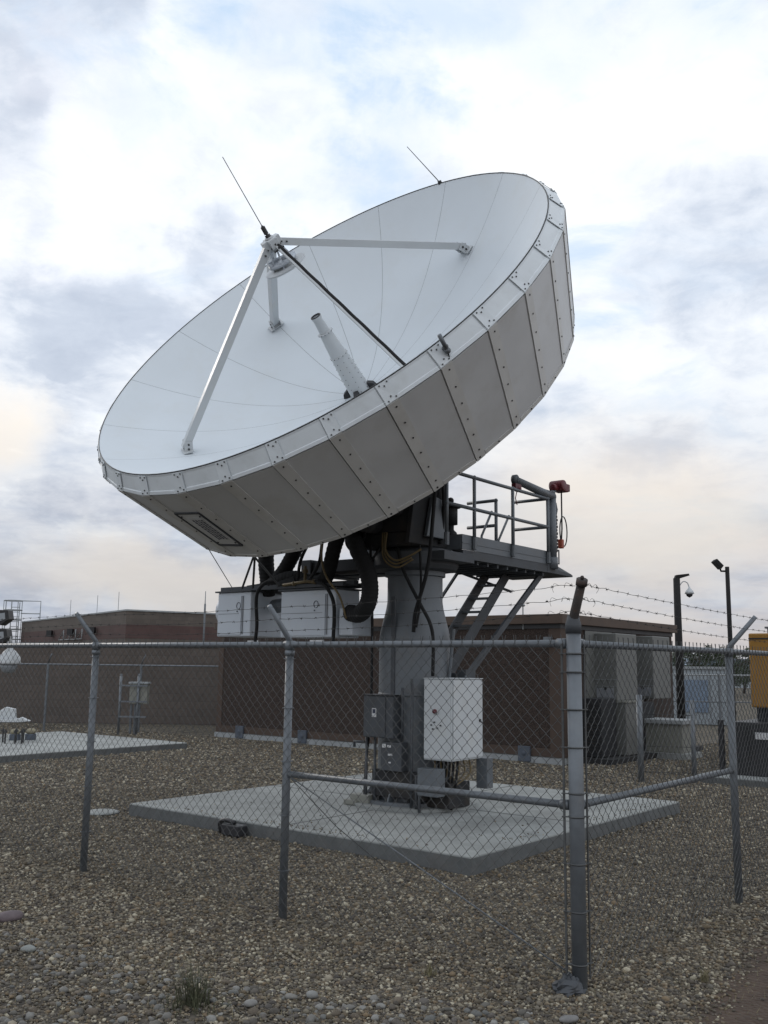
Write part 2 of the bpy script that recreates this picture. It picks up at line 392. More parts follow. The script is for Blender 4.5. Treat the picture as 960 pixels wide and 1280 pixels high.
# sub reflector
prof = [(.50,.0),(.505,.10),(.53,.20),(.545,.235),(.56,.235),(.565,.20),(.57,.12),(.60,.11),(.60,.0)]
m = MB(); vs=[]; fs=[]; n=32
for h,r in prof:
    for j in range(n): vs.append(D(max(r,.001),2*PI*j/n,h))
for i in range(len(prof)-1):
    for j in range(n): fs.append((i*n+j,i*n+(j+1)%n,(i+1)*n+(j+1)%n,(i+1)*n+j))
m.add(vs,fs,True); sub = sm_angle(m.build('subreflector', M['white'], ant), 30)
m = MB(); m.tube([D(0,0,.60), D(0,0,.63)], .16, 24); m.bar(D(.15,R(10),.645),D(.15,R(190),.645),.06,.03,nD); m.build('adjuster_plate', M['acwhite'], sub)
for ad in (30,100,170,240,300):
    m = MB(); m.cyl(D(.14,R(ad),.56), D(.07,R(ad+20),.76), .011, 8); m.tube([D(.14,R(ad),.60),D(.14,R(ad),.66)], .018, 8); m.build('adjuster_rod', M['acwhite'], sub)
# lightning rods
m = MB(); p0=D(0,0,.88); tip = D(.06,R(330),1.80); m.tube([p0, lerp(p0,tip,.16), lerp(p0,tip,.17), tip], [.013,.013,.005,.004], 6)
lr = m.build('lightning_rod', M['dgrey'], ant)
m = MB(); m.cyl(lerp(p0,tip,.06), lerp(p0,tip,.15), .024, 8); m.cyl(D(.03,R(330),.80), lerp(p0,tip,.05), .03, 8); m.build('rod_clamp', M['bolt'], lr)
a2 = R(80.2); m = MB(); m.tube([D(RD+.01,a2,-.02), D(RD+.02,a2,.05)-uD*.02, D(RD+.02,a2,.55)-uD*.20], [.010,.006,.004], 6); lr2 = m.build('lightning_rod', M['dgrey'], ant)
m = MB(); m.cyl(D(RD+.01,a2,-.03), D(RD+.015,a2,.03), .025, 8); m.build('rod_clamp', M['bolt'], lr2)
# small bracket camera on the rim
a7 = TH0+DT*7.25; no = outward(D(RD,a7,0), D(RB,a7-.05,HB), D(RB,a7+.05,HB)); p = D(RD+.06, a7, -.06)
m = MB(); m.cyl(p+no*.01, p+no*.06, .025, 10); m.cyl(p+no*.05-nD*.03, p+no*.05+nD*.12, .019, 10); m.ball(p+no*.05-nD*.04, .03, 10)
br = m.build('rim_target', M['galv'], ant)
m = MB(); m.tube(smoothpath([p+no*.05-nD*.05, p+no*.06-nD*.14-uD*.04, p+no*.02-nD*.17-uD*.14]), .006, 6); m.build('cable', M['rubber'], br)

# ---- pedestal (local frame: x = v, y = u)
m = MB(); m.lathe([(.56,.15),(.56,.19),(.43,.19),(.43,.22),(.405,.24),(.405,1.92),(.398,2.0),(.33,2.28),(.318,2.36),(.318,2.64),(.35,2.65),(.35,2.70)], 48)
for i in range(12):
    a = 2*PI*i/12+.1; c_, s_ = math.cos(a), math.sin(a)
    t_ = Vector((-s_, c_, 0))*.008
    m.prism([Vector((c_*.40,s_*.40,.19))-t_, Vector((c_*.54,s_*.54,.19))-t_, Vector((c_*.54,s_*.54,.22))-t_, Vector((c_*.40,s_*.40,.42))-t_], t_*2)
ped = sm_angle(m.build('pedestal', M['grey'], ant))
m = MB(); m.lathe([(.408,1.30),(.4115,1.31),(.4115,1.325),(.408,1.335)], 48); m.build('weld_seam', M['grey'], ped)
m = MB(); m.lathe([(.408,1.895),(.4115,1.90),(.4115,1.915),(.408,1.925)],48); m.build('weld_seam', M['grey'], ped)
m = MB(); m.lathe([(.70,.121),(.70,.15),(.68,.155)], 20, smooth=False); m.build('grout_ring', M['conc'], ped)
for i in range(24):
    a = 2*PI*i/24; m = MB(); m.cyl((.49*math.cos(a),.49*math.sin(a),.19),(.49*math.cos(a),.49*math.sin(a),.25),.014,6); m.build('anchor_nut', M['bolt'], ped)
m = MB(); m.box((-.02,-.415,.85),(.03,-.40,2.4)); m.build('cable_tray', M['dgrey'], ped)
# turntable and head
m = MB(); m.lathe([(.34,2.70),(.47,2.72),(.50,2.76),(.50,2.90),(.44,2.95)], 40); tt = sm_angle(m.build('turntable', M['dgrey'], ant))
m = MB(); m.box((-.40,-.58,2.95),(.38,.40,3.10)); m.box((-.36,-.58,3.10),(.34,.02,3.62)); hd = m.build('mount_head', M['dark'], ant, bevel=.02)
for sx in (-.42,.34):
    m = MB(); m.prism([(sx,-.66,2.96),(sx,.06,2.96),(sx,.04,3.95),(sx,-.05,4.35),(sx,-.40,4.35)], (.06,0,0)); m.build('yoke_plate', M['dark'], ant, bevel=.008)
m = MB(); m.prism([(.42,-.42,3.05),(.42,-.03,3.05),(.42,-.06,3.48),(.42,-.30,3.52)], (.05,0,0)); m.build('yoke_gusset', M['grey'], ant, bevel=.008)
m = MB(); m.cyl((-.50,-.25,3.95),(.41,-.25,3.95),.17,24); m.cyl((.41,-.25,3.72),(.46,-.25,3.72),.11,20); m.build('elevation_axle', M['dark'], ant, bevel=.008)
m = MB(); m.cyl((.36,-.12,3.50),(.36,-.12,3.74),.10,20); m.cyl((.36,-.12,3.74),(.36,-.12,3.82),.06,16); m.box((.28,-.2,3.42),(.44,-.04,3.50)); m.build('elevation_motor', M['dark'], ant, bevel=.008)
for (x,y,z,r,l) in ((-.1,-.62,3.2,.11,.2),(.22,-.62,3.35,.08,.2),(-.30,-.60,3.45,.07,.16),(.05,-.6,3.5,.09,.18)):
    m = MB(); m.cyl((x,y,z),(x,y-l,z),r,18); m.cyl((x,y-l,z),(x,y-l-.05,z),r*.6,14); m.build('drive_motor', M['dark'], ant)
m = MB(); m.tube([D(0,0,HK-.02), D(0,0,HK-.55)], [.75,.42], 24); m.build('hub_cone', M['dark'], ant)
m = MB(); m.bar((-.15,-.3,3.6), tuple(D(.7,R(250),HK-.05)), .09,.09); m.build('elevation_jack', M['grey'], ant)
# counterweight / services arm toward the left
m = MB(); m.box((-1.35,-.42,2.72),(-.30,-.14,2.86)); m.box((-1.35,.14,2.72),(-.30,.42,2.86)); m.box((-1.38,-.46,2.70),(-1.22,.46,2.88)); m.box((-1.3,-.12,2.74),(-.4,.12,2.80)); m.build('service_arm', M['dgrey'], ant, bevel=.008)
m = MB(); m.bar((-1.30,-.35,2.74),(-1.62,-.62,2.58),.07,.06); m.bar((-1.30,.0,2.74),(-2.30,-.45,2.58),.07,.06); m.build('service_strut', M['dgrey'], ant)
# platform
m = MB(); m.box((-.33,.30,2.845),(.575,2.05,2.945))
m.prism([(-.33,2.05,2.845),(-.33,2.74,2.835),(-.33,2.74,2.86),(-.33,2.05,2.945)], (.93,0,0))
m.box((-.33,-.30,2.80),(.62,.30,2.90))
plat = m.build('platform', M['dgrey'], ant, bevel=.004)
m = MB()
for yy in np.arange(.45,2.0,.22): m.box((-.31,yy,2.80),(.56,yy+.03,2.846))
m.build('deck_joist', M['dgrey'], plat)
m = MB(); m.box((.58,.08,2.95),(.60,2.05,3.12)); m.box((.60,.08,3.02),(.606,2.05,3.03)); m.build('toe_board', M['grey'], plat)
m = MB(); m.box((-.30,.075,2.95),(.58,.095,3.12)); m.build('toe_board', M['grey'], plat)
m = MB(); m.box((-.33,.15,2.95),(-.31,2.05,3.08)); m.build('toe_board', M['grey'], plat)
m = MB(); m.prism([(.56,.10,2.945),(.56,2.17,2.955),(.56,2.70,2.87),(.56,2.40,2.845),(.56,.10,2.845)], (.035,0,0)); m.build('side_channel', M['dgrey'], plat)
m = MB(); m.prism([(.60,2.10,3.00),(.60,2.25,2.96),(.60,2.72,2.865),(.60,2.20,2.90)], (-.25,0,0)); m.build('end_bracket', M['grey'], plat)
rz1, rz2 = 3.80, 3.43
def rail(name, *paths, r=.021, m_=None):
    m = MB()
    for p in paths: m.tube(p, r, 10)
    return m.build(name, m_ or M['grey'], plat)
for yy in (-.26,.30,1.16,2.04):
    m = MB(); m.cyl((.62,yy,2.97),(.62,yy,rz1+.015),.022,10); m.cyl((.62,yy,2.96),(.62,yy,3.10),.03,8); m.ball((.62,yy,rz1),.03,8); m.ball((.62,yy,rz2),.028,8); m.build('railing_post', M['grey'], plat)
rail('top_rail', [(.62,-.26,3.80),(.62,2.04,3.80)])
rail('mid_rail', [(.62,-.26,3.43),(.62,2.04,3.43)])
rail('end_rail', [(.10,2.04,3.80),(.62,2.04,3.80)]); rail('end_rail', [(.10,2.04,3.43),(.62,2.04,3.43)])
m = MB(); m.cyl((.10,2.04,2.94),(.10,2.04,3.80),.022,10); m.build('railing_post', M['grey'], plat)
m = MB(); m.cyl((.25,1.37,2.94),(.25,1.37,3.72),.022,10); m.ball((.25,1.37,3.72),.028,8); m.build('railing_post', M['grey'], plat)
rail('gate_rail', [(.25,1.37,3.72),(-.18,1.37,3.72)]); rail('gate_rail', [(.25,1.37,3.40),(-.18,1.37,3.40)])
rail('ladder_grab_rail', [(.20,1.11,3.05),(.20,1.11,3.24),(.20,1.35,3.58)], r=.016); rail('ladder_grab_rail', [(.20,1.51,3.05),(.20,1.51,3.23),(.20,1.77,3.58)], r=.016)
# jack on the deck
m = MB(); m.cyl((.2,.43,2.95),(.2,.43,3.12),.07,14); m.ball((.2,.43,3.16),.085,12); m.cyl((.2,.43,3.18),(.2,.43,3.30),.04,12); m.cyl((.2,.43,3.30),(.2,.43,3.50),.085,16); m.cyl((.2,.43,3.50),(.2,.43,3.53),.12,14); m.ball((.2,.43,3.59),.04,10); m.cyl((.2,.30,3.14),(.2,.56,3.14),.03,8)
m.build('screw_jack', M['dark'], ant)
m = MB(); m.box((-.05,.5,2.95),(.12,.8,3.12)); m.build('deck_box', M['dark'], ant, bevel=.01)
# hoist
m = MB(); m.cyl((.60,2.19,2.90),(.60,2.19,3.84),.055,18); m.cyl((.60,2.19,2.90),(.60,2.19,3.05),.068,18); m.tube([(.60,2.19,3.86),(.60,1.95,3.87),(.60,1.28,3.93)],[.062,.055,.045],16); m.ball((.60,2.19,3.85),.062,14)
ho = m.build('hoist_davit', M['grey'], ant)
m = MB(); m.cyl((.575,1.26,3.93),(.625,1.26,3.93),.065,16); m.build('pulley', M['dgrey'], ho)
m = MB(); m.box((.57,1.22,3.82),(.63,1.36,3.88)); m.ball((.60,1.31,3.83),.05,8); m.tube([(.60,1.30,3.80),(.60,1.26,3.70),(.60,1.30,3.62)],.006,6); m.build('hook_block', M['red'], ho)
m = MB(); m.box((.52,2.30,3.95),(.68,2.52,4.06)); m.cyl((.50,2.36,4.02),(.70,2.36,4.02),.075,14); m.box((.54,2.50,3.97),(.66,2.60,4.07)); m.cyl((.60,2.30,3.98),(.60,2.20,3.98),.05,12); m.box((.55,2.38,4.05),(.65,2.46,4.10))
m.build('winch_motor', M['red'], ho, bevel=.012)
m = MB(); m.tube([(.60,2.27,3.70),(.60,2.30,3.78),(.60,2.33,3.70),(.60,2.30,3.62),(.60,2.27,3.70)],.012,6,caps=False); m.cyl((.60,2.19,3.90),(.60,2.30,3.97),.03,8); m.build('hook', M['galv'], ho)
m = MB()
for i in range(11): m.ball((.60+.006*(i%2),2.31,3.60-i*.045),.016,6,(1,.7,1.5))
m.build('chain', M['bolt'], ho)
m = MB(); m.tube([(.62,2.42,3.95),(.62,2.42,3.45),(.62,2.40,3.30)],.010,6); m.tube([(.62,2.46+.10*math.cos(t),3.42+.20*math.sin(t)) for t in np.linspace(0,2*PI,20)],.008,6,caps=False); m.build('cable', M['rubber'], ho)
m = MB(); m.box((.575,2.375,3.19),(.64,2.44,3.31)); m.build('pendant_control', M['orange'], ho, bevel=.01)
m = MB(); m.tube([(.60,2.25,3.16),(.60,2.36,3.16),(.60,2.36,2.98),(.60,2.25,2.98)],.010,6); m.build('hook_bracket', M['dgrey'], ho)
# ladder: two stringers, treads
lad = empty('ladder'); lad.parent = ant
def ladp(t): return Vector((0, 1.80-1.38*t, 2.83-1.33*t))
for sx in (-.17,.15):
    m = MB(); m.bar(Vector((sx,0,0))+ladp(0), Vector((sx,0,0))+ladp(1), .02, .14, (0,-1,1)); m.build('stringer', M['dgrey'], lad)
for i in range(7):
    p = ladp(.12+.135*i); m = MB(); m.box((-.16,p.y-.05,p.z-.012),(.14,p.y+.07,p.z+.012)); m.build('tread', M['grey'], lad)
m = MB(); m.bar((.45,2.16,2.84),(.45,.42,1.54),.035,.075,(0,-1,1)); m.build('platform_brace', M['dgrey'], ant)
m = MB(); m.bar((-.30,1.35,2.85),(-.30,.55,2.10),.03,.03); m.bar((-.30,1.3,2.84),(.15,1.9,2.60),.025,.03); m.build('platform_brace', M['dgrey'], ant)
m = MB(); m.box((.38,.30,1.48),(.50,.50,1.60)); m.box((-.2,.35,1.48),(.46,.41,1.56)); m.build('brace_clamp', M['dgrey'], ant)
m = MB(); m.cyl((.41,.10,1.5),(.47,.10,2.05),.02,8); m.build('conduit', M['grey'], ant)
# air handling units under the dish
def ahu(v0,v1,u0,u1,z0,z1,side):
    m = MB(); m.box((v0,u0,z0),(v1,u1,z1)); a = m.build('air_unit', M['acwhite'], ant, bevel=.012)
    m = MB(); m.box((v0+.02,u0-.012,z0+.02),(v1-.16,u0-.001,z1-.05)); m.build('access_panel', M['acwhite'], a, bevel=.003)
    m = MB(); m.box((v0-.03,u0-.03,z1+.002),(v1+.03,u1+.03,z1+.02)); m.build('top_plate', M['dgrey'], a)
    m = MB(); 
    m.box((v1-.14,u0-.010,z0+.03),(v1-.13,u0-.001,z1-.05)); m.box((v0+.03,u0-.016,z0+.28),(v1-.2,u0-.012,z0+.285))
    m.build('panel_joint', M['acside'], a)
    m = MB(); lx=v0+(v1-v0)*.66; lz=z1-.17
    m.tube([(lx+.035*math.cos(t),u0-.016,lz+.04*math.sin(t)) for t in np.linspace(-1.5,4.2,14)],.004,4); m.cyl((lx-.02,u0-.016,lz-.07),(lx-.02,u0-.02,lz-.07),.01,8)
    m.build('emblem', M['ink'], a)
    if side:
        m = MB()
        for i in range(12): z = z0+.06+i*(z1-z0-.12)/12; m.box((v1+.001,u0+.06,z),(v1+.012,u1-.06,z+.018))
        m.build('side_grille', M['acside'], a)
    return a
a1_ = ahu(-2.68,-2.08,-.60,.0,1.97,2.52,False); a2_ = ahu(-1.56,-.68,-.60,-.18,1.95,2.50,False)
m = MB(); m.box((-.66,-.57,1.97),(-.46,-.2,2.28)); m.build('air_unit_duct_box', M['acwhite'], ant, bevel=.01)
m = MB(); m.cyl((-2.70,-.35,2.3),(-2.78,-.35,2.3),.2,20); m.build('fan_cowl', M['acwhite'], a1_)
m = MB(); m.box((-2.75,-.50,2.545),(-.5,-.42,2.60)); m.box((-2.75,-.14,2.545),(-.5,-.06,2.60)); m.box((-1.50,-.64,2.53),(-.55,-.58,2.57)); m.build('unit_hanger_beam', M['dgrey'], ant)
def hose(pts, r=.10, name='flexible_duct'):
    p = smoothpath(pts, 10); L_ = []; rs = []; q = []
    for i in range(len(p)-1):
        n_ = max(2, int((p[i+1]-p[i]).length/.012))
        for k in range(n_): q.append(lerp(p[i],p[i+1],k/n_))
    q.append(p[-1]); rs = [r*(1+.03*math.sin(i*1.6)) for i in range(len(q))]
    m = MB(); m.tube(q, rs, 16); return m.build(name, M['rubber'], ant)
hose([(-.55,-.62,3.9),(-.45,-.68,3.3),(-.30,-.70,2.95),(-.14,-.70,2.66),(-.10,-.70,2.45),(-.14,-.70,2.29),(-.28,-.66,2.20),(-.46,-.62,2.22)],.095)
hose([(-.50,-.55,3.8),(-.58,-.66,3.2),(-.66,-.68,2.95),(-.80,-.62,2.68),(-1.0,-.52,2.60),(-1.35,-.44,2.60)],.085)
hose([(-1.9,-.45,3.6),(-2.02,-.42,3.2),(-2.06,-.38,2.9),(-2.06,-.34,2.66),(-2.10,-.3,2.50)],.10)
hose([(-1.25,-.45,3.6),(-1.48,-.42,3.1),(-1.66,-.40,2.85),(-1.84,-.38,2.66),(-1.80,-.35,2.55)],.09)
hose([(-1.9,-.42,2.62),(-1.6,-.44,2.68),(-1.35,-.42,2.66),(-1.1,-.36,2.6)],.085)
m = MB(); m.cyl((-2.02,-.25,2.35),(-1.60,-.25,2.40),.09,16); m.build('foil_duct', M['galv'], ant)
# hanger rods, pipe fittings, cables
for p,q in (((-1.85,-.80,2.93),(-2.12,-.72,2.55)),((-1.85,-.80,2.93),(-1.50,-.70,2.56)),((-1.85,-.80,2.93),(-1.82,-.3,3.4)),((-1.83,-.80,2.93),(-1.95,-.70,2.55))):
    m = MB(); m.cyl(p,q,.014,8); m.build('hanger_rod', M['bolt'], ant)
m = MB(); m.tube([(-1.48,-.66,2.57),(-1.1,-.66,2.60),(-.95,-.66,2.58)],.018,8); m.cyl((-1.12,-.66,2.58),(-1.12,-.66,2.78),.018,8); m.cyl((-1.12,-.66,2.70),(-1.12,-.66,2.74),.035,8); m.ball((-1.3,-.66,2.58),.03,8); m.ball((-.98,-.66,2.59),.03,8)
m.build('pipe_manifold', M['gold'], ant)
def cable(pts, r=.012, mm='rubber', name='cable'):
    m = MB(); m.tube(smoothpath(pts,8), r, 7); return m.build(name, M[mm], ant)
cable([(-1.62,-.66,2.62),(-1.75,-.70,2.60),(-1.86,-.72,2.45),(-1.84,-.72,2.1),(-1.86,-.72,1.9)],.022)
cable([(-.95,-.66,2.60),(-.75,-.70,2.52),(-.62,-.72,2.35),(-.60,-.72,2.15),(-.61,-.72,1.9)],.022)
cable([(-.78,-.75,3.1),(-.75,-.78,2.8),(-.66,-.78,2.6),(-.50,-.75,2.4),(-.42,-.72,2.15)],.012,'gold')
cable([(-.80,-.72,3.1),(-.83,-.74,2.8),(-1.0,-.7,2.62)],.02)
cable([(-1.0,-.70,3.1),(-1.14,-.72,2.85),(-1.2,-.70,2.62)],.02)
cable([(.12,-.50,2.95),(.18,-.47,2.7),(.26,-.45,2.53),(.40,-.44,2.30),(.50,-.40,2.10),(.56,-.42,1.9),(.57,-.44,1.53)],.020)
cable([(.60,-.45,3.55),(.58,-.47,3.2),(.57,-.50,2.86),(.50,-.48,2.6),(.40,-.45,2.38),(.33,-.44,2.2),(.31,-.44,2.0)],.022)
cable([(.40,-.46,2.95),(.42,-.46,2.6),(.40,-.45,2.3),(.36,-.46,2.05)],.014)
cable([(-.2,-.58,2.98),(-.24,-.52,2.69),(-.26,-.46,2.28),(-.27,-.44,1.56),(-.28,-.44,1.04),(-.33,-.44,.6),(-.30,-.5,.2)],.016)
cable([(.05,-.6,3.1),(.05,-.62,2.90),(.18,-.62,2.78),(.35,-.58,2.82),(.45,-.50,2.9)],.012,'gold'); cable([(.02,-.6,3.1),(.04,-.62,2.86),(.18,-.62,2.74),(.38,-.58,2.80)],.010,'gold'); cable([(-.01,-.6,3.1),(.02,-.62,2.82),(.20,-.62,2.70),(.40,-.58,2.78)],.010,'gold')
cable([(-.4,-.6,3.2),(-.42,-.66,2.9),(-.2,-.66,2.75),(-.02,-.6,2.95)],.015); cable([(-.5,-.6,3.3),(-.46,-.7,3.0),(-.30,-.68,2.9),(-.2,-.62,3.2)],.012)
cable([(.40,-.3,3.8),(.50,-.2,3.7),(.50,-.15,3.5),(.46,-.1,3.2),(.42,-.1,3.0)],.018); cable([(-.3,-.64,3.6),(-.1,-.72,3.4),(.2,-.7,3.3),(.4,-.6,3.5)],.02)
m = MB()
for x,z in ((-.62,2.98),(-.54,3.0),(-.46,2.96),(-.40,2.90)): m.box((x,-.30,z-.1),(x+.055,-.26,z+.28))
m.build('terminal_blocks', M['acwhite'], ant)
# stay wire from the dish edge to the unit
m = MB(); m.tube([D(RK+.06, TH0+DT*.7, HK+.35), (-2.35,-.66,2.56)], .005, 5); m.build('stay_wire', M['galv'], ant)
# cabinets on the pedestal
m = MB(); m.box((.44,-.42,.655),(.80,.17,1.50)); cb = m.build('control_cabinet', M['white'], ant, bevel=.008)
m = MB(); m.box((.43,-.43,1.502),(.81,.18,1.512)); m.box((.803,-.40,.675),(.812,.16,1.485)); m.build('cabinet_door', M['white'], cb, bevel=.003)
m = MB(); m.box((.45,-.432,.67),(.79,-.422,1.49)); m.build('cabinet_door', M['white'], cb, bevel=.003)
m = MB(); m.cyl((.61,-.433,1.165),(.61,-.447,1.165),.035,20); m.build('knob_ring', M['label'], cb)
m = MB(); m.cyl((.61,-.447,1.165),(.61,-.475,1.165),.022,16); m.build('emergency_stop', M['red'], cb)
m = MB()
for x,z in ((.55,1.02),(.59,1.05),(.67,1.02),(.63,.99),(.57,.98)): m.cyl((x,-.433,z),(x,-.445,z),.009,8)
m.cyl((.813,.10,1.06),(.825,.10,1.06),.016,8); m.cyl((.813,.13,1.04),(.82,.13,1.04),.008,8)
m.build('cabinet_switch', M['bolt'], cb)
m = MB(); m.cyl((.55,-.30,1.51),(.55,-.30,1.54),.018,8); m.cyl((.70,.0,1.51),(.70,.0,1.54),.014,8); m.build('cable_gland', M['galv'], cb)
m = MB()
for i in range(7):
    x=.50+.04*i; m.tube(smoothpath([(x,-.3+.05*i,.66),(x+.02,-.32+.05*i,.5),(x-.04,-.25,.36),(x-.08,-.2,.2)]),.009,6)
m.build('wiring_bundle', M['gold'], ant)
m = MB()
for i in range(6):
    x=.48+.05*i; m.tube(smoothpath([(x,-.2,.66),(x+.02,-.26,.45),(x-.03,-.22,.3),(x-.05,-.25,.14)]),.013,6)
m.build('wiring_bundle', M['rubber'], ant)
m = MB(); m.box((-.28,-.56,.86),(.13,-.42,1.31)); cb = m.build('breaker_box', M['dgrey'], ant, bevel=.006)
m = MB(); m.box((-.27,-.572,.87),(.03,-.561,1.30)); m.build('box_door', M['dgrey'], cb, bevel=.003)
m = MB(); m.box((-.15,-.576,1.08),(-.09,-.573,1.175)); m.build('sticker', M['label'], cb)
m = MB(); m.box((-.14,-.578,1.12),(-.10,-.577,1.165)); m.build('sticker_print', M['ink'], cb)
m = MB(); m.box((-.29,-.58,1.312),(.14,-.42,1.322)); m.build('box_lid', M['black'], cb)
m = MB(); m.box((-.04,-.55,.52),(.24,-.43,.82)); cb = m.build('junction_box', M['dgrey'], ant, bevel=.006)
m = MB(); m.box((-.02,-.553,.76),(.03,-.551,.80)); m.box((.05,-.553,.765),(.10,-.551,.79)); m.box((.06,-.553,.68),(.12,-.551,.70)); m.box((.07,-.553,.60),(.10,-.551,.615)); m.build('sticker', M['label'], cb)
m = MB(); m.box((.46,-.56,.30),(.72,-.42,.58)); m.build('junction_box', M['grey'], ant, bevel=.006)
m = MB(); m.box((.74,.14,.34),(.88,.26,.66)); m.build('junction_box', M['grey'], ant, bevel=.006)
for pts in ([(-.28,-.5,.86),(-.28,-.5,.12)],[(-.16,-.5,.86),(-.16,-.5,.12)],[(-.30,-.52,.80),(-.44,-.52,.80),(-.44,-.52,.74)],[(.34,-.5,.12),(.34,-.5,1.5)],[(.42,-.52,.12),(.42,-.52,.5)],[(.46,-.52,.12),(.46,-.52,.36)],[(.18,-.46,.82),(.18,-.46,1.4)]):
    m = MB(); m.tube(pts,.016,8); m.build('conduit', M['dgrey'], ant)
m = MB(); m.box((-.46,-.56,.14),(-.20,-.42,.24)); m.box((-.52,-.60,.122),(-.34,-.40,.18)); m.build('valve_block', M['beige'], ant, bevel=.01)
m = MB(); m.box((-.20,-.50,.24),(.5,-.42,.52)); m.build('splice_box', M['dark'], ant, bevel=.01)
m = MB(); m.box((.42,-.35,.16),(.72,.05,.42)); m.build('power_supply', M['dark'], ant, bevel=.01)
for c_ in (cb,): pass

# ================================================================ GROUND
def polysheet(name, pts, z, m_): 
    m = MB(); m.add([(x,y,z) for x,y in pts],[tuple(range(len(pts)))]); return tag(m.build(name, m_), kind='structure')
gm, nt, N, L, B, cr, tc = cellmat('gravel_ground', 34, [(0.067,0.056,0.039),(0.086,0.072,0.052),(0.120,0.101,0.073),(0.043,0.036,0.028),(0.174,0.148,0.106),(0.074,0.059,0.039),(0.099,0.086,0.066),(0.054,0.046,0.036),(0.133,0.109,0.073)], 1.0, .95)
# darken the gaps between pebbles and blend to bare soil by world position
geo = N.new('ShaderNodeNewGeometry')
big = N.new('ShaderNodeTexNoise'); big.inputs['Scale'].default_value = .55; big.inputs['Detail'].default_value = 7; L.new(geo.outputs['Position'], big.inputs['Vector'])
fine = N.new('ShaderNodeTexNoise'); fine.inputs['Scale'].default_value = 5; fine.inputs['Detail'].default_value = 10; fine.inputs['Roughness'].default_value=.7; L.new(geo.outputs['Position'], fine.inputs['Vector'])
tint = N.new('ShaderNodeMapRange'); tint.inputs[1].default_value=.3; tint.inputs[2].default_value=.7; tint.inputs[3].default_value=.84; tint.inputs[4].default_value=1.14; L.new(big.outputs['Fac'], tint.inputs[0])
mx1 = N.new('ShaderNodeMixRGB'); mx1.blend_type='MULTIPLY'; mx1.inputs[0].default_value=1; L.new(cr.outputs[0], mx1.inputs[1]); L.new(tint.outputs[0], mx1.inputs[2])
grain = N.new('ShaderNodeTexVoronoi'); grain.inputs['Scale'].default_value = 11; L.new(geo.outputs['Position'], grain.inputs['Vector'])
gsp = N.new('ShaderNodeSeparateColor'); L.new(grain.outputs['Color'], gsp.inputs[0])
gmr = N.new('ShaderNodeMapRange'); gmr.inputs[3].default_value=.62; gmr.inputs[4].default_value=1.38; L.new(gsp.outputs[0], gmr.inputs[0])
mxg = N.new('ShaderNodeMixRGB'); mxg.blend_type='MULTIPLY'; mxg.inputs[0].default_value=1; L.new(mx1.outputs[0], mxg.inputs[1]); L.new(gmr.outputs[0], mxg.inputs[2]); mx1 = mxg
def dirtmask(px,py,nx,ny,soft,namt):
    sb = N.new('ShaderNodeVectorMath'); sb.operation='SUBTRACT'; sb.inputs[1].default_value=(px,py,0); L.new(geo.outputs['Position'], sb.inputs[0])
    dt = N.new('ShaderNodeVectorMath'); dt.operation='DOT_PRODUCT'; dt.inputs[1].default_value=(nx,ny,0); L.new(sb.outputs[0], dt.inputs[0])
    ad = N.new('ShaderNodeMath'); ad.operation='MULTIPLY_ADD'; L.new(fine.outputs['Fac'], ad.inputs[0]); ad.inputs[1].default_value=namt; L.new(dt.outputs['Value'], ad.inputs[2])
    mr = N.new('ShaderNodeMapRange'); mr.inputs[1].default_value=namt*.5-soft; mr.inputs[2].default_value=namt*.5+soft; L.new(ad.outputs[0], mr.inputs[0]); return mr.outputs[0]
d1 = dirtmask(1.38,4.85,.86,-.51,.12,.6); d2 = dirtmask(-1.4,5.5,-.45,-.89,.35,1.0)
soilc = N.new('ShaderNodeValToRGB'); soilc.color_ramp.elements[0].position=.3; soilc.color_ramp.elements[1].position=.7
soilc.color_ramp.elements[0].color=(.045,.029,.021,1); soilc.color_ramp.elements[1].color=(.095,.064,.045,1); L.new(fine.outputs['Fac'], soilc.inputs[0])
m2 = N.new('ShaderNodeMixRGB'); L.new(d1, m2.inputs[0]); L.new(mx1.outputs[0], m2.inputs[1]); L.new(soilc.outputs[0], m2.inputs[2])
hf = N.new('ShaderNodeMath'); hf.operation='MULTIPLY'; hf.inputs[1].default_value=.75; L.new(d2, hf.inputs[0])
s2 = N.new('ShaderNodeValToRGB'); s2.color_ramp.elements[0].position=.3; s2.color_ramp.elements[1].position=.7; s2.color_ramp.elements[0].color=(.035,.029,.023,1); s2.color_ramp.elements[1].color=(.07,.058,.045,1); L.new(fine.outputs['Fac'], s2.inputs[0])
m3 = N.new('ShaderNodeMixRGB'); L.new(hf.outputs[0], m3.inputs[0]); L.new(m2.outputs[0], m3.inputs[1]); L.new(s2.outputs[0], m3.inputs[2])
L.new(m3.outputs[0], B.inputs['Base Color'])
M['ground'] = gm
# ground sheet: dense gentle relief near, coarse far
xs = np.concatenate([[-600,-200,-80,-30], np.linspace(-14,14,141), [30,80,200,600]]); ys = np.concatenate([[-200,-50,-10], np.linspace(0,30,151), [45,80,200,600,1200]])
m = MB(); vs=[]; fs=[]
for y in ys:
    for x in xs:
        z = 0
        if abs(x) < 14 and 0 < y < 30:
            z = .020*noise.noise((x*.8,y*.8,0)) + .006*noise.noise((x*4,y*4,3)) - .012
        vs.append((x,y,z))
nx = len(xs)
for j in range(len(ys)-1):
    for i in range(nx-1): fs.append((j*nx+i,j*nx+i+1,(j+1)*nx+i+1,(j+1)*nx+i))
m.add(vs,fs,True); tag(m.build('ground', M['ground']), 'grey brown gravel ground across the compound', kind='structure')
def gz(x,y): return .020*noise.noise((x*.8,y*.8,0)) + .006*noise.noise((x*4,y*4,3)) - .012

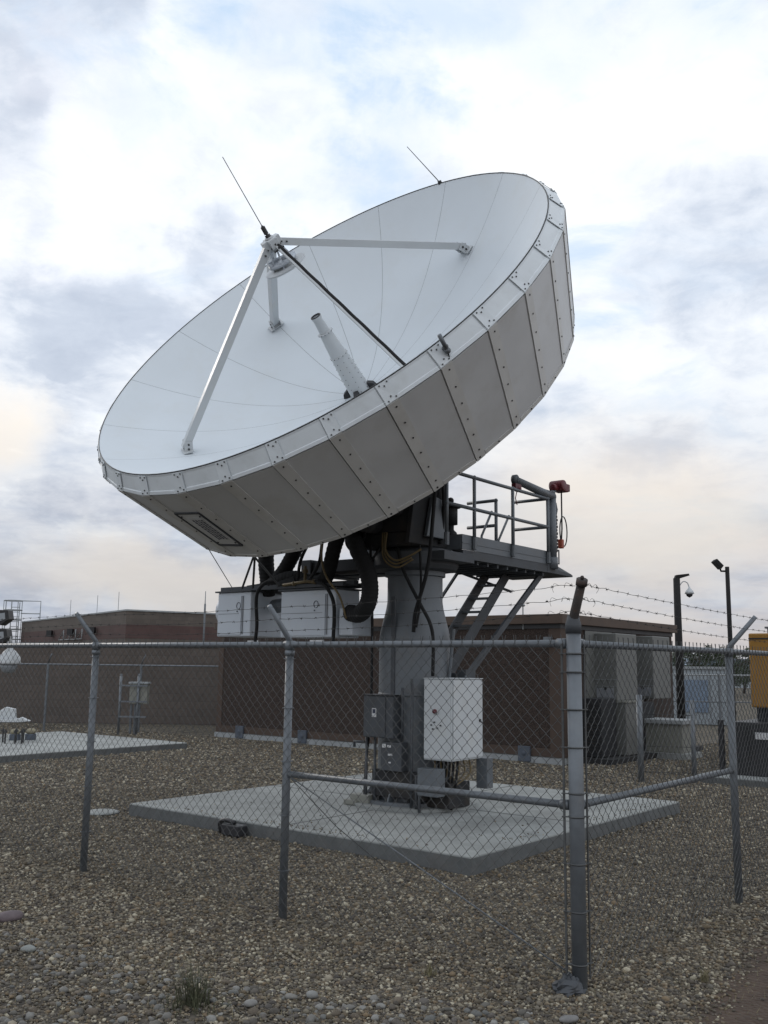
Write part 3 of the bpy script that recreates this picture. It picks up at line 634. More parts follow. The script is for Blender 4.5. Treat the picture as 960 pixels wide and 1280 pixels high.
# concrete pads
def pad(v0,v1,u0,u1,z1,joints,lab):
    t = empty('concrete_pad', O3, -YAW); tag(t, lab, kind='structure')
    m = MB(); g=.009; vm=(v0+v1)/2+.03; um=(u0+u1)/2
    if joints:
        for a,b in ((v0,vm-g),(vm+g,v1)):
            for c_,d_ in ((u0,um-g),(um+g,u1)): m.box((a,c_,-.05),(b,d_,z1))
        m.box((v0+.02,u0+.02,-.05),(v1-.02,u1-.02,z1-.03))
    else: m.box((v0,u0,-.05),(v1,u1,z1))
    if joints:
        j = MB(); j.box((v0+.01,um-.011,z1-.025),(v1-.01,um+.011,z1+.0015)); j.build('joint_sealant', M['conc_edge'], t)
        for ua,ub in ((u0+.01,um-.0115),(um+.0115,u1-.01)): j = MB(); j.box((vm-.011,ua,z1-.025),(vm+.011,ub,z1+.0015)); j.build('joint_sealant', M['conc_edge'], t)
    o = m.build('slab', M['conc'], t, bevel=.008)
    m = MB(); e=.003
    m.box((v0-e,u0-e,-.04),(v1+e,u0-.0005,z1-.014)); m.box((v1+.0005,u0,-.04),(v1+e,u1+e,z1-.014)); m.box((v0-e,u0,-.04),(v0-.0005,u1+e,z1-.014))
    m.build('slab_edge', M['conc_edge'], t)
    return t
pad(-2.27,2.16,-2.13,2.26,.12,True,'square concrete pad with cross joints under the dish pedestal')
pad(-12.5,-8.26,-1.6,3.75,.10,False,'pale concrete pad at the far left behind the fence')
pad(1.1,5.2,5.50,9.2,.08,False,'thin concrete slab under the black generator')
# black conduit stub at pad edge
t = empty('conduit_stub', W(-.60,-2.20,0), -YAW, 'short black conduit stub bent out of the gravel at the pad edge', 'conduit')
m = MB(); m.tube(smoothpath([(-.12,0,.0),(-.12,-.02,.09),(-.02,-.04,.13),(.12,-.05,.12)]),.022,8); m.build('pipe', M['black'], t)
m = MB(); m.box((-.02,-.10,.0),(.22,.03,.10)); m.build('box', M['black'], t, bevel=.01)
# small round cover in the gravel
t = MB(); t.lathe([(.19,0),(.19,.012),(.16,.022),(.0001,.024)],24,c=(-3.06,10.99)); tag(t.build('ground_cover', M['conc']), 'small round concrete cover lying in the gravel left of the pad', 'cover')

# ================================================================ NEAR FENCE
Cn = Vector((1.0473,5.3281,0)); q1 = -V3; q2 = U3
FH = 1.785
fen = empty('chain_link_fence', Cn, -YAW, 'galvanised chain link fence with barbed wire turning a corner in front of the dish', 'fence')
# local frame: left section along -x, right section along +y
LA = [2.144, 4.348, 6.5]; RBs = [2.465, 4.93]
def arm(base, dirv, out=.21, up=.23, r=.017):
    m = MB(); b = Vector(base); d = Vector(dirv).normalized()
    e = b + d*out + Vector((0,0,up)); m.tube([b-Vector((0,0,.02)), b+d*.01+Vector((0,0,.012)), e],[.022,.020,r],8); m.cyl(b-Vector((0,0,.06)), b-Vector((0,0,.0)),.034,12)
    return m, b, e
def post(p, r, h, name='line_post'):
    m = MB(); m.cyl((p[0],p[1],-.1),(p[0],p[1],h), r, 20); return m.build(name, M['galv'], fen)
cp = MB(); cp.cyl((0,0,-.1),(0,0,1.86),.040,28); cpost = cp.build('corner_post', M['galv'], fen)
m = MB(); m.lathe([(.044,1.83),(.044,1.88),(.038,1.90),(.032,1.93)],20); m.build('post_cap', M['dgrey'], cpost)
ce = Vector((.115,-.115,2.10)); cbv = Vector((0,0,1.88))
m = MB(); m.tube([cbv, cbv+Vector((.004,-.004,.03)), ce],[.030,.027,.024],10); m.cyl(ce-Vector((.008,-.008,.016)), ce+Vector((.004,-.004,.012)),.032,10); m.ball(ce+Vector((.005,-.005,.022)),.012,8); m.build('barbed_wire_arm', M['rust'], fen)
Larms = []; Rarms = []
for a in LA:
    post((-a,0), .0275, 1.79); mm, b, e = arm((-a,0,1.80),(0,-1,0)); mm.build('barbed_wire_arm', M['galv'], fen); Larms.append((b,e))
for a in RBs:
    post((0,a), .0275, 1.79); mm, b, e = arm((0,a,1.80),(1,0,0)); mm.build('barbed_wire_arm', M['galv'], fen); Rarms.append((b,e))
m = MB(); m.tube([(-.04,0,1.775),(-6.5,0,1.775)],.0205,12); m.build('top_rail', M['galv'], fen)
m = MB(); m.tube([(0,.04,1.775),(0,4.93,1.775)],.0205,12); m.build('top_rail', M['galv'], fen)
m = MB(); m.tube([(-.04,0,.917),(-2.144,0,.917)],.0205,12); m.build('brace_rail', M['galv'], fen)
m = MB(); m.tube([(0,.04,.917),(0,2.465,.917)],.0205,12); m.build('brace_rail', M['galv'], fen)
m = MB(); m.tube([(-2.11,0,.90),(-.05,0,.06)],.0045,6); m.build('truss_rod', M['galv'], fen)
m = MB(); m.tube([(-2.11,.02,.88),(-1.72,.03,.62),(-1.3,.02,.42)],.003,5); m.build('tie_wire', M['bolt'], fen)
# rail couplings
m = MB(); m.cyl((-2.10,0,1.775),(-2.19,0,1.775),.026,12); m.cyl((-4.30,0,1.775),(-4.39,0,1.775),.026,12); m.cyl((0,2.42,1.775),(0,2.51,1.775),.026,12); m.cyl((-.04,0,1.775),(-.10,0,1.775),.028,12); m.cyl((0,.04,1.775),(0,.1,1.775),.028,12); m.cyl((-.04,0,.917),(-.09,0,.917),.028,12); m.cyl((0,.04,.917),(0,.09,.917),.028,12); m.build('rail_coupling', M['galv'], fen)
# tension bars, bands
MO = .033
for i,z in enumerate((.12,.38,.62,.86,.98,1.22,1.42,1.62,1.72)):
    m = MB(); m.tube([((.0425*math.cos(t)),.0425*math.sin(t),z) for t in np.linspace(0,2*PI,25)],.005,4,caps=False)
    m.bar((-.03,-MO,z),(-.066,-MO-.004,z),.018,.005); m.bar((MO,.03,z),(MO+.004,.066,z),.018,.005); m.build('tension_band', M['wire'], cpost)
m = MB(); m.bar((-.056,-MO,.04),(-.056,-MO,1.77),.012,.006,(0,1,0)); m.build('tension_bar', M['wire'], fen)
m = MB(); m.bar((MO,.056,.04),(MO,.056,1.77),.006,.012,(0,1,0)); m.build('tension_bar', M['wire'], fen)
for a in LA[:2]:
    for z in (.3,.65,1.0,1.35,1.68):
        m = MB(); m.tube([(-a+.034*math.cos(t),.034*math.sin(t)*1.25,z) for t in np.linspace(0,2*PI,17)],.0025,4,caps=False); m.build('tie_wire', M['galv'], fen)
    m = MB(); m.cyl((-a,0,1.70),(-a,0,1.735),.034,16); m.build('post_collar', M['galv'], fen)
def chainmesh(length, z0, z1, p, r, xdir, odir, start=.0, tw=True, cell=None):
    """zigzag wires, numpy; returns verts, faces in local coordinates"""
    xdir = np.array(xdir,float); od = np.array(odir,float); nw = int(length/p); hz = p*1.03
    nseg = int((z1-z0)/hz); tt_ = np.arange(nseg+1)
    V_ = []; F_ = []; off = 0; k4 = np.arange(4)
    rd = random.Random(3)
    for i in range(nw):
        zz = z0 + tt_*hz
        side = (tt_+i) % 2
        x = start + (i + side)*p
        # inter-lacing: each apex passes in front of / behind its neighbour
        d = np.where(side == 1, .0022, -.0022)
        xi = x + np.where(side==1,.0012,-.0012)
        wob = .003*np.sin(zz*3+i*.37) + np.array([rd.gauss(0,.0011) for _ in zz])
        P_ = xdir[None]*(xi+wob)[:,None] + od[None]*(d + .004*math.sin(i*.21))[:,None]; P_[:,2] += zz
        if tw:  # knuckle / twisted barb at the top
            top = P_[-1].copy(); ext = np.array([top + xdir*(.010*(1 if side[-1]==0 else -1)) + np.array([0,0,.022]), top + xdir*(.014*(1 if side[-1]==0 else -1)+rd.uniform(-.006,.006)) + np.array([0,0,.045])]) ; P_ = np.vstack([P_, ext])
        n_ = len(P_)
        a = xdir; b = np.array([0,0,1.])
        perp = np.stack([od*r, (a*.7+b*.7)*r, -od*r, -(a*.7+b*.7)*r])
        perp2 = np.stack([od*r, (-a*.7+b*.7)*r, -od*r, -(-a*.7+b*.7)*r])
        # miter: offset along horizontal at apex
        perp3 = np.stack([od*r, a*r*1.2, -od*r, -a*r*1.2])
        vv = (P_[:,None,:] + perp3[None]).reshape(-1,3)
        V_.append(vv)
        idx = off + (np.arange(n_-1)[:,None]*4 + k4[None])
        nxt = off + (np.arange(n_-1)[:,None]*4 + ((k4+1)%4)[None])
        F_.append(np.stack([idx, nxt, nxt+4, idx+4], -1).reshape(-1,4)); off += n_*4
    return np.vstack(V_), np.vstack(F_)
def npobj(name, V_, F_, m_, parent=None, smooth=False):
    me = bpy.data.meshes.new(name); k = F_.shape[1]
    me.vertices.add(len(V_)); me.vertices.foreach_set('co', V_.astype(np.float32).ravel())
    me.loops.add(F_.size); me.loops.foreach_set('vertex_index', F_.astype(np.int32).ravel())
    me.polygons.add(len(F_)); me.polygons.foreach_set('loop_start', np.arange(0,F_.size,k,dtype=np.int32)); 
    me.polygons.foreach_set('use_smooth', np.full(len(F_), smooth))
    me.update(calc_edges=True); me.materials.append(m_)
    o = bpy.data.objects.new(name, me); COL.objects.link(o)
    if parent: o.parent = parent
    return o
Vm, Fm = chainmesh(6.42, .035, 1.79, .0368, .0019, (-1,0,0), (0,-1,0), .052); Vm[:,1] -= MO
npobj('wire_mesh', Vm, Fm, M['wire'], fen)
Vm, Fm = chainmesh(4.85, .035, 1.79, .0368, .0019, (0,1,0), (1,0,0), .052); Vm[:,0] += MO
npobj('wire_mesh', Vm, Fm, M['wire'], fen)
# barbed wire
def strand(a, b, sag, seed, parent, r=.0014, sp=.12, wild=False, name='barbed_wire', mm='barb'):
    rd = random.Random(seed); a = Vector(a); b = Vector(b); L_ = (b-a).length; n_ = max(12, int(L_/.03)); m = MB()
    path = []
    for i in range(n_+1):
        t = i/n_; p = lerp(a,b,t); p.z -= sag*4*t*(1-t); p.z += .004*math.sin(i*.9+seed)*(.5 if not wild else .5+1.5*max(0,1-t*L_/.35)); path.append(p)
    m.tube(path, r, 4); d = (b-a).normalized(); x = d.cross(Vector((0,0,1))).normalized(); y = x.cross(d)
    s = .06
    while s < L_-.03:
        t = s/L_; p = lerp(a,b,t); p.z -= sag*4*t*(1-t); an = rd.uniform(0,PI)
        m.tube([p-d*.007, p+d*.007], r*2.2, 5)
        for q in (0,1):
            ang = an + q*PI/2 + rd.uniform(-.2,.2); v_ = x*math.cos(ang)+y*math.sin(ang); o_ = d*(.005 if q else -.005)
            m.tube([p+o_-v_*.0115, p+o_+v_*.0115], r*.8, 3, smooth=False)
        s += sp*rd.uniform(.9,1.1)
    if wild:
        for kk in range(2):
            p = lerp(a,b,(.06+.07*kk)/L_*1.0); m.tube(smoothpath([p, p+Vector((.0,0,.012))+d*.03, p+Vector((0,0,-.012))+d*.045+x*.008, p+Vector((0,0,-.035*(kk)))+d*.035]), r*.8, 3)
    return m.build(name, M[mm], parent)
fr = (.30,.62,.95)
for i, f in enumerate(fr):
    p = lerp(cbv, ce, f)
    prev = p
    for j,(b,e) in enumerate(Larms): q = lerp(b,e,f); strand(prev,q,.018,i*5+j,fen,wild=(j==0)); prev = q
    prev = p
    for j,(b,e) in enumerate(Rarms): q = lerp(b,e,f); strand(prev,q,.006,i*5+j+40,fen,wild=(j==0)); prev = q
# wad of wrap at the foot of the corner post
m = MB(); pts=[]; 
fw = empty('plastic_wrap', Cn+Vector((-.06,-.03,0)), 0, 'crumpled translucent grey plastic wrap at the foot of the corner fence post', 'litter')
vs=[]; rr=random.Random(4)
for i in range(9):
    for k in range(14):
        th=PI*.5*i/8; a=2*PI*k/14; r_=.065*(1+.45*noise.noise((math.cos(a)*2.2,math.sin(a)*2.2,i*.7))); vs.append((r_*math.cos(a)*math.cos(th)*1.25, r_*math.sin(a)*math.cos(th), .08*math.sin(th)*(1+.5*noise.noise((a*2,i*1.1,5)))-.01))
fs=[(i*14+k,i*14+(k+1)%14,(i+1)*14+(k+1)%14,(i+1)*14+k) for i in range(8) for k in range(14)]
m.add(vs,fs); m.build('wrap', M['dgrey'], fw)

# ================================================================ SHELTER BUILDING (local frame)
sh = site('equipment_shelter', -1.49, 6.28, 0, label='long low dark brown equipment shelter with flat roof behind the dish', cat='building')
SL = 8.75; SD = 5.0; SH = 2.36
m = MB(); m.box((-SL,0,.10),(0,SD,SH)); m.build('wall', M['aggregate'], sh)
m = MB(); m.box((-SL-.10,-.10,SH+.03),(.10,SD+.10,SH+.20)); m.build('roof', M['fascia'], sh, bevel=.01)
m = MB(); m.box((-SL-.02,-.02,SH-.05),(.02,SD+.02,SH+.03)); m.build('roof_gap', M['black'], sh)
m = MB(); m.box((-SL+.02,.02,-.05),(-.02,SD-.02,.10)); m.build('foundation', M['conc'], sh)
m = MB(); m.box((-SL-.03,-.03,-.02),(.03,.10,.085)); m.build('skid', M['coping'], sh)
for a,b in (((-.22,-.012,.10),(.0,0,SH-.05)),((0,-.012,.1),(.012,.25,SH-.05)),((-SL,-.012,.10),(-SL+.16,0,SH-.05)),((-SL+.16,-.012,.10),(-.22,0,.24))):
    m = MB(); m.box(a,b); m.build('corner_trim', M['trim'], sh)
for x in (-7.95,-6.05,-.72):
    m = MB(); m.box((x-.12,-.06,.0),(x+.12,-.012,.26)); m.cyl((x,-.07,.14),(x,-.06,.14),.04,10); m.build('lifting_bracket', M['bluebr'], sh, bevel=.01)
m = MB(); m.box((-.28,-.10,2.06),(-.14,-.012,2.16)); m.ball((-.21,-.10,2.05),.06,10); m.build('wall_light', M['galv'], sh)
m = MB(); m.cyl((-.73,-.02,2.30),(-.73,-.02,2.72),.012,8); m.ball((-.73,-.02,2.73),.045,10,(1,1,.6)); m.build('gps_mast', M['coping'], sh)
for x,w_ in ((-7.65,.34),(-5.72,.40)):
    m = MB(); m.box((x-w_/2,-.016,2.03),(x+w_/2,-.013,2.14)); m.build('wall_sign', M['label'], sh)
    m = MB(); 
    for k in range(3): m.box((x-w_/2+.06+k*.1,-.018,2.06),(x-w_/2+.10+k*.1,-.0165,2.10))
    m.build('sign_print', M['ink'], sh)
# right side with wall mounted units
m = MB(); m.box((.0125,.9,.1),(.03,2.0,SH-.06)); m.build('side_panel', M['tanunit'], sh)
for (u0,u1) in ((1.25,2.15),(2.9,3.75)):
    m = MB(); m.box((.001,u0,1.05),(.46,u1,SH-.10)); a = m.build('wall_air_unit', M['tanunit'], sh, bevel=.015)
    m = MB(); m.box((.0,u0-.006,1.30),(.466,u0-.001,1.31)); m.box((.0,u0-.006,1.42),(.466,u0-.001,1.43)); m.box((.06,u0-.008,1.10),(.40,u0-.002,1.27)); m.build('unit_panel', M['acside'], a)
    m = MB(); m.cyl((.24,u0-.001,1.26),(.24,u0-.014,1.26),.028,8); m.build('unit_latch', M['black'], a)
m = MB(); m.box((.05,.55,.10),(.48,1.15,1.10)); a = m.build('condenser', M['louvre'], sh, bevel=.01)
m = MB(); 
for k in range(16): m.box((.05,.542,.16+k*.055),(.48,.549,.18+k*.055))
m.build('condenser_louvre', M['dark'], a)
m = MB(); m.box((.03,1.25,.10),(.62,1.95,1.02)); a = m.build('condenser', M['tanunit'], sh, bevel=.01)
m = MB(); m.box((.02,1.23,1.021),(.64,1.97,1.05)); m.build('lid', M['beige'], a)
m = MB(); m.box((.06,2.2,.10),(.5,2.8,1.0)); m.build('condenser', M['louvre'], sh, bevel=.01)
m = MB(); m.box((.0,.4,.0),(.75,4.6,.09)); m.build('equipment_plinth', M['dark'], sh)
# beige cabinet
t = empty('ground_cabinet', (5.35,18.6,0), -YAW, 'low beige electrical cabinet with a pale lid at the right end of the shelter', 'electrical box')
m = MB(); m.box((-.35,-.3,.10),(.45,.3,.62)); m.build('body', M['beige'], t, bevel=.01)
m = MB(); m.box((-.40,-.35,.621),(.50,.35,.70)); m.build('lid', M['coping'], t, bevel=.01)
m = MB(); m.box((-.45,-.4,-.02),(.55,.4,.10)); m.build('base', M['conc'], t)

# ================================================================ MASONRY WALL + BRICK BUILDING
t = empty('perimeter_wall', (-8,26.35,0), R(.5), 'long brown block perimeter wall with pale coping behind the left yard', 'wall')
m = MB(); m.box((-16,0,-.1),(7,.3,2.04)); m.build('wall', M['block'], t)
m = MB(); m.box((-16.02,-.03,2.041),(7.02,.33,2.11)); m.build('coping', M['coping'], t)
bb = empty('brick_building', (-11.9,45,0), 0, 'long low tan brick building with a red brick band beyond the perimeter wall', 'building')
# corner at origin; left wall direction and right wall direction
dl = Vector((-10.9,16.2,0)).normalized(); dr = Vector((16.2,10.9,0)).normalized()
def bwall(z0,z1,off,m_,nm):
    o_ = Vector((0,-off,0)); A_ = o_+dl*19.3-dr*off*0; Bq_ = o_; C_ = o_+dr*26; D_ = A_+dr*26
    m = MB(); m.prism([(A_.x,A_.y,z0),(Bq_.x,Bq_.y,z0),(C_.x,C_.y,z0),(D_.x,D_.y,z0)],(0,0,z1-z0)); return m.build(nm, m_, bb)
bwall(-.1,2.70,.0,M['tanbrick'],'wall'); bwall(2.70,3.34,.02,M['redbrick'],'brick_band'); bwall(3.34,3.96,.0,M['tanbrick'],'upper_wall')
bwall(3.96,4.03,.06,M['coping'],'coping')
for s_ in (4.3,8.0,12.0):
    p = dl*s_ + Vector((-.15,-.15,3.15)); m = MB(); m.box((p.x-.14,p.y-.2,p.z-.2),(p.x+.14,p.y+.1,p.z+.15)); m.build('wall_light', M['black'], bb)
for s_ in (1.2,4.4,9.0):
    p = dl*s_; m = MB(); m.cyl((p.x,p.y,4.0),(p.x,p.y,4.9),.012,5); m.build('roof_lightning_rod', M['galv'], bb)
for s_ in (6.2,7.3,8.4,9.5):
    p = dl*s_ + Vector((-.1,-.12,0)); q = dl*(s_+.9)+Vector((-.1,-.12,0))
    m = MB(); m.tube([(q.x,q.y,2.75),(p.x,p.y,3.25),(p.x,p.y,2.75),(q.x,q.y,2.75)],.03,5); m.build('wall_bracket', M['coping'], bb)
p = dr*5.5; m = MB(); m.box((p.x-.3,p.y-.35,3.0),(p.x+.3,p.y-.1,3.25)); m.build('wall_light', M['label'], bb)
p = dl*8; q = dl*17.8
m = MB(); m.cyl((-4.3,-3.5,0),(-4.3,-3.5,0.1),.05,6)
cg = MB(); base = dl*19.0+Vector((-.5,-.5,0))
lc = empty('caged_ladder'); lc.parent = bb
for k in range(9):
    a = PI*2*k/9; m = MB(); m.cyl((base.x+.55*math.cos(a),base.y+.55*math.sin(a),2.3),(base.x+.55*math.cos(a),base.y+.55*math.sin(a),5.3),.022,4); m.build('cage_bar', M['coping'], lc)
for z in (2.9,3.5,4.1,4.7,5.28): m = MB(); m.tube([(base.x+.55*math.cos(a),base.y+.55*math.sin(a),z) for a in np.linspace(0,2*PI,17)],.03,4,caps=False); m.build('cage_hoop', M['coping'], lc)
for z in np.arange(.4,5,.3): m = MB(); m.cyl((base.x-.25,base.y+.4,z),(base.x+.25,base.y+.4,z),.02,4); m.build('rung', M['coping'], lc)
for x in (-.25,.25): m = MB(); m.cyl((base.x+x,base.y+.4,.1),(base.x+x,base.y+.4,5.2),.03,4); m.build('stringer', M['coping'], lc)
m = MB(); m.tube([(base.x+.5,base.y,5.28),(base.x+1.6,base.y+.3,5.28),(base.x+1.6,base.y+.3,4.0)],.03,4); m.build('guard_rail', M['coping'], lc)
m = MB(); m.tube([(base.x+.5,base.y,4.5),(base.x+1.6,base.y+.3,4.5)],.03,4); m.build('guard_rail', M['coping'], lc)

# tall thin mast beside the first unit
t = MB(); t.tube([(-7.35,40.0,0),(-7.35,40.0,4.0),(-7.35,40.0,4.05),(-7.35,40.0,4.55)],[.04,.04,.02,.015],8); tag(t.build('thin_mast', M['galv']), 'thin pale mast rising behind the block wall left of the air units', 'mast')

# far fence in front of the wall
ff = empty('chain_link_fence', (0,23.55,0), 0, 'distant chain link fence running in front of the brown block wall', 'fence')
fx = [-12.7,-10.4,-8.05,-5.80,-3.85]
for x in fx:
    m = MB(); m.cyl((x,0,-.1),(x,0,1.58),.03,8); m.tube([(x,0,1.58),(x+.12,-.14,1.80)],.016,6); m.build('line_post', M['galv'], ff)
m = MB(); m.cyl((fx[0],0,1.55),(fx[-1],0,1.55),.02,8); m.build('top_rail', M['galv'], ff)
Vm, Fm = chainmesh(8.8,.03,1.55,.0735,.0030,(-1,0,0),(0,-1,0),3.85,tw=False); npobj('wire_mesh', Vm, Fm, M['wire'], ff)

# utility stand
t = empty('utility_stand', (-5.80,22.5,0), R(-5), 'galvanised pipe stand holding a cream electrical box on the gravel left of the shelter', 'utility stand')
for x in (-.20,.22): m = MB(); m.cyl((x,0,-.1),(x,0,1.32),.03,10); m.ball((x,0,1.33),.035,8); m.build('post', M['galv'], t)
for z in (.38,.72,1.08): m = MB(); m.box((-.2,-.05,z),(.45,-.03,z+.035)); m.build('crossbar', M['galv'], t)
m = MB(); m.box((.0,.04,.68),(.42,.20,1.14)); b_ = m.build('electrical_box', M['beige'], t, bevel=.01)
m = MB(); m.box((-.02,.01,1.141),(.44,.23,1.18)); m.build('lid', M['coping'], b_)
m = MB(); m.cyl((.04,.1,0),(.04,.1,.70),.03,8); m.cyl((.14,.1,0),(.14,.1,.70),.03,8); m.build('conduit', M['galv'], t)

# left pole with dome camera and floodlights (its mast is left of the frame)
t = empty('camera_pole', (-4.72,11,0), 0, 'camera pole at the left edge carrying two black floodlights and a white dome camera', 'camera pole')
m = MB(); m.cyl((0,0,-.1),(0,0,2.5),.05,16); m.build('pole', M['bronze'], t)
for z in (2.13,1.92):
    m = MB(); m.cyl((0,0,z),(.30,-.02,z),.015,8); m.tube([(.28,0,z-.04),(.33,-.02,z-.04),(.34,-.02,z-.06)],.01,6); m.prism([(.30,-.10,z-.075),(.43,-.10,z-.10),(.52,-.10,z-.03),(.50,-.10,z+.07),(.32,-.10,z+.075)],(0,.16,0)); h_ = m.build('floodlight', M['black'], t, bevel=.012)
    m = MB(); m.prism([(.40,-.104,z-.06),(.48,-.104,z-.03),(.47,-.104,z+.04),(.38,-.104,z+.03)],(0,.002,0)); m.build('lens', M['glass'], h_)
m = MB(); m.tube([(0,0,1.95),(.25,0,1.92),(.51,0,1.90),(.52,0,1.82)],.016,8); m.lathe([(.03,1.82),(.035,1.77),(.07,1.74),(.115,1.68),(.125,1.62),(.125,1.60)],20,c=(.52,0)); dm = m.build('dome_camera', M['white'], t)
m = MB(); vs_=[]; m.lathe([(.095,1.60),(.09,1.56),(.07,1.52),(.04,1.50),(.001,1.495)],18,c=(.52,0)); m.build('dome_glass', M['glass'], dm)
# white device on left pad
t = empty('white_pad_device', (-7.75,20.0,.0), R(10), 'small white angular device on a short stem on the far left pad', 'equipment')
m = MB(); m.cyl((0,0,.1),(0,0,.42),.02,8); m.build('stem', M['galv'], t)
m = MB(); m.box((-.6,-.12,.40),(.42,.12,.47)); m.prism([(.42,-.12,.40),(.60,-.12,.42),(.42,-.12,.50)],(0,.24,0)); m.build('tray', M['white'], t, bevel=.01)
m = MB(); m.prism([(-.05,-.08,.47),(.32,-.08,.47),(.30,-.08,.66),(.12,-.08,.70),(.0,-.08,.62)],(0,.16,0)); m.bar((-.02,0,.5),(-.05,0,.72),.03,.05); m.build('head', M['white'], t, bevel=.01)
# anchor bolts on the left pad, sandbags
proto = None
for i, x in enumerate((5,13,22,29,34,38,42)):
    px = x*1.0
    X = -8.95 + (px-5)*.0166*1.02; 
    t = empty('anchor_bolt', (-7.30+ (x-5)*.0155, 18.5+(i%2)*.25, .10), 0, 'dark upright anchor bolt in the row on the far left concrete pad', 'anchor bolt', 'anchor bolts in a row on the far left pad')
    m = MB(); m.cyl((0,0,0),(0,0,.26),.017,8); m.build('rod', M['bolt'], t)
    m = MB(); m.cyl((0,0,.20),(0,0,.235),.034,6); m.build('nut', M['bolt'], t)
for i,(x,y,lab) in enumerate(((-7.15,19.3,'left of the two yellowish sandbags on grey blocks on the far left pad'),(-6.90,19.45,'right of the two yellowish sandbags on grey blocks on the far left pad'))):
    m = MB(); m.ball((x,y,.26),.10,14,(1.1,.8,.6)); tag(m.build('sandbag', M['bag']), lab, 'sandbag', 'sandbags on the far left pad')
    m = MB(); m.box((x-.085,y-.08,.10),(x+.085,y+.08,.215)); tag(m.build('concrete_block', M['bluebr'], bevel=.01), lab.replace('of the two yellowish sandbags on grey blocks','grey block under a yellowish sandbag'), 'block', 'grey blocks under the sandbags')

# right low post and wire fence
t = empty('post_and_wire_fence', (3.79,14.45,0), R(3), 'short run of low galvanised posts and wires before the wall units of the shelter', 'fence')
for x,h_ in ((0,1.25),(.80,1.18)): m = MB(); m.cyl((x,x*.03,-.1),(x,x*.03,h_),.045 if x==0 else .035,12); m.build('post', M['galv'], t)
for z in (.15,.52,.98): m = MB(); m.tube([(-.0,0,z),(.8,.02,z-.02)],.005,5); m.build('wire', M['bolt'], t)

# generator
t = site('generator', 0,0,0, label='yellow generator enclosure on a black base tank at the right edge', cat='generator')
m = MB(); m.box((1.50,5.98,.081),(4.6,8.6,.86)); b_ = m.build('base_tank', M['black'], t, bevel=.015)
m = MB()
for x in np.arange(1.75,4.4,.3): m.box((x,5.965,.16),(x+.03,5.979,.78))
m.build('tank_rib', M['dark'], b_)
m = MB(); m.box((1.88,5.955,.62),(2.08,5.964,.72)); m.build('sticker', M['label'], b_)
m = MB(); m.box((1.80,6.35,.861),(4.5,8.4,1.07)); m.build('louvre_section', M['louvre'], t)
m = MB(); m.box((1.74,6.28,1.071),(4.55,8.5,2.19)); b_ = m.build('enclosure', M['yellow'], t, bevel=.02)
for x in (2.42,3.12,3.82):
    m = MB(); m.box((x,6.272,1.12),(x+.012,6.279,2.14)); m.build('panel_gap', M['black'], b_)
    m = MB(); m.box((x-.10,6.262,1.58),(x-.04,6.279,1.70)); m.build('door_handle', M['black'], b_)
m = MB(); m.box((1.745,6.268,2.10),(4.545,6.279,2.12)); m.build('roof_trim', M['black'], b_)
m = MB(); m.box((1.95,6.55,2.191),(2.12,6.72,2.27)); m.box((1.92,6.52,2.27),(2.15,6.75,2.30)); m.build('vent_cap', M['galv'], b_)
m = MB(); m.box((1.35,5.9,.0),(1.42,5.97,.88)); m.build('guard_post', M['black'], t)

# light poles
t = empty('light_pole', (7.62,25,0), 0, 'thick dark pole with a small lamp and a white dome camera beside the shelter', 'light pole', 'dark light poles at the right')
m = MB(); m.tube([(0,0,-.1),(0,0,3.95)],[.11,.085],14); m.build('pole', M['bronze'], t)
m = MB(); m.prism([(-.05,-.08,3.95),(.10,-.08,3.95),(.32,-.08,4.02),(.30,-.08,4.07),(-.02,-.08,4.03)],(0,.16,0)); m.build('lamp', M['bronze'], t)
m = MB(); m.tube(smoothpath([(.06,0,3.74),(.16,0,3.86),(.27,0,3.84),(.32,0,3.72)]),.014,6); m.lathe([(.02,3.74),(.03,3.70),(.10,3.62),(.12,3.55)],16,c=(.32,0)); dm = m.build('dome_camera', M['white'], t)
m = MB(); m.lathe([(.09,3.55),(.07,3.49),(.001,3.45)],14,c=(.32,0)); m.build('dome_glass', M['black'], dm)
t = empty('light_pole', (10.02,28,0), 0, 'tall thin dark pole with one angled floodlight head at the right', 'light pole', 'dark light poles at the right')
m = MB(); m.tube([(0,0,-.1),(0,0,4.58)],[.075,.06],12); m.build('pole', M['bronze'], t)
m = MB(); m.tube([(0,0,4.45),(-.18,0,4.45),(-.22,0,4.55)],.03,8); m.build('arm', M['bronze'], t)
m = MB(); m.prism([(-.42,-.15,4.72),(-.33,-.15,4.80),(-.14,-.15,4.60),(-.22,-.15,4.50)],(0,.3,0)); m.build('lamp', M['bronze'], t, bevel=.01)

# white shed with blue panel; pale far building
t = empty('metal_shed', (8.75,29.6,0), R(-20), 'small pale metal shed with a blue grey door far beyond the fence', 'shed')
m = MB(); m.box((-.1,0,0),(1.75,2,1.62)); m.build('wall', M['shed'], t)
m = MB(); m.box((-.15,-.05,1.621),(1.8,2.05,1.70)); m.build('roof', M['coping'], t)
m = MB(); m.box((.35,-.03,.35),(1.05,-.002,1.30)); m.build('door', M['bluep'], t)
m = MB()
for x in (.0,.3,1.1,1.4): m.box((x,-.012,.05),(x+.02,-.001,1.6))
m.build('wall_rib', M['acside'], t)
t = empty('far_building', (30,85,0), R(8), 'long pale low building on the horizon between the light poles', 'building')
m = MB(); m.box((-3,0,0),(9,6,1.9)); m.build('wall', M['shed'], t)
m = MB(); m.prism([(-3.2,-.2,1.9),(9.2,-.2,1.9),(8.6,-.2,2.5),(-2.6,-.2,2.5)],(0,6.4,0)); m.build('roof', M['bluep'], t)
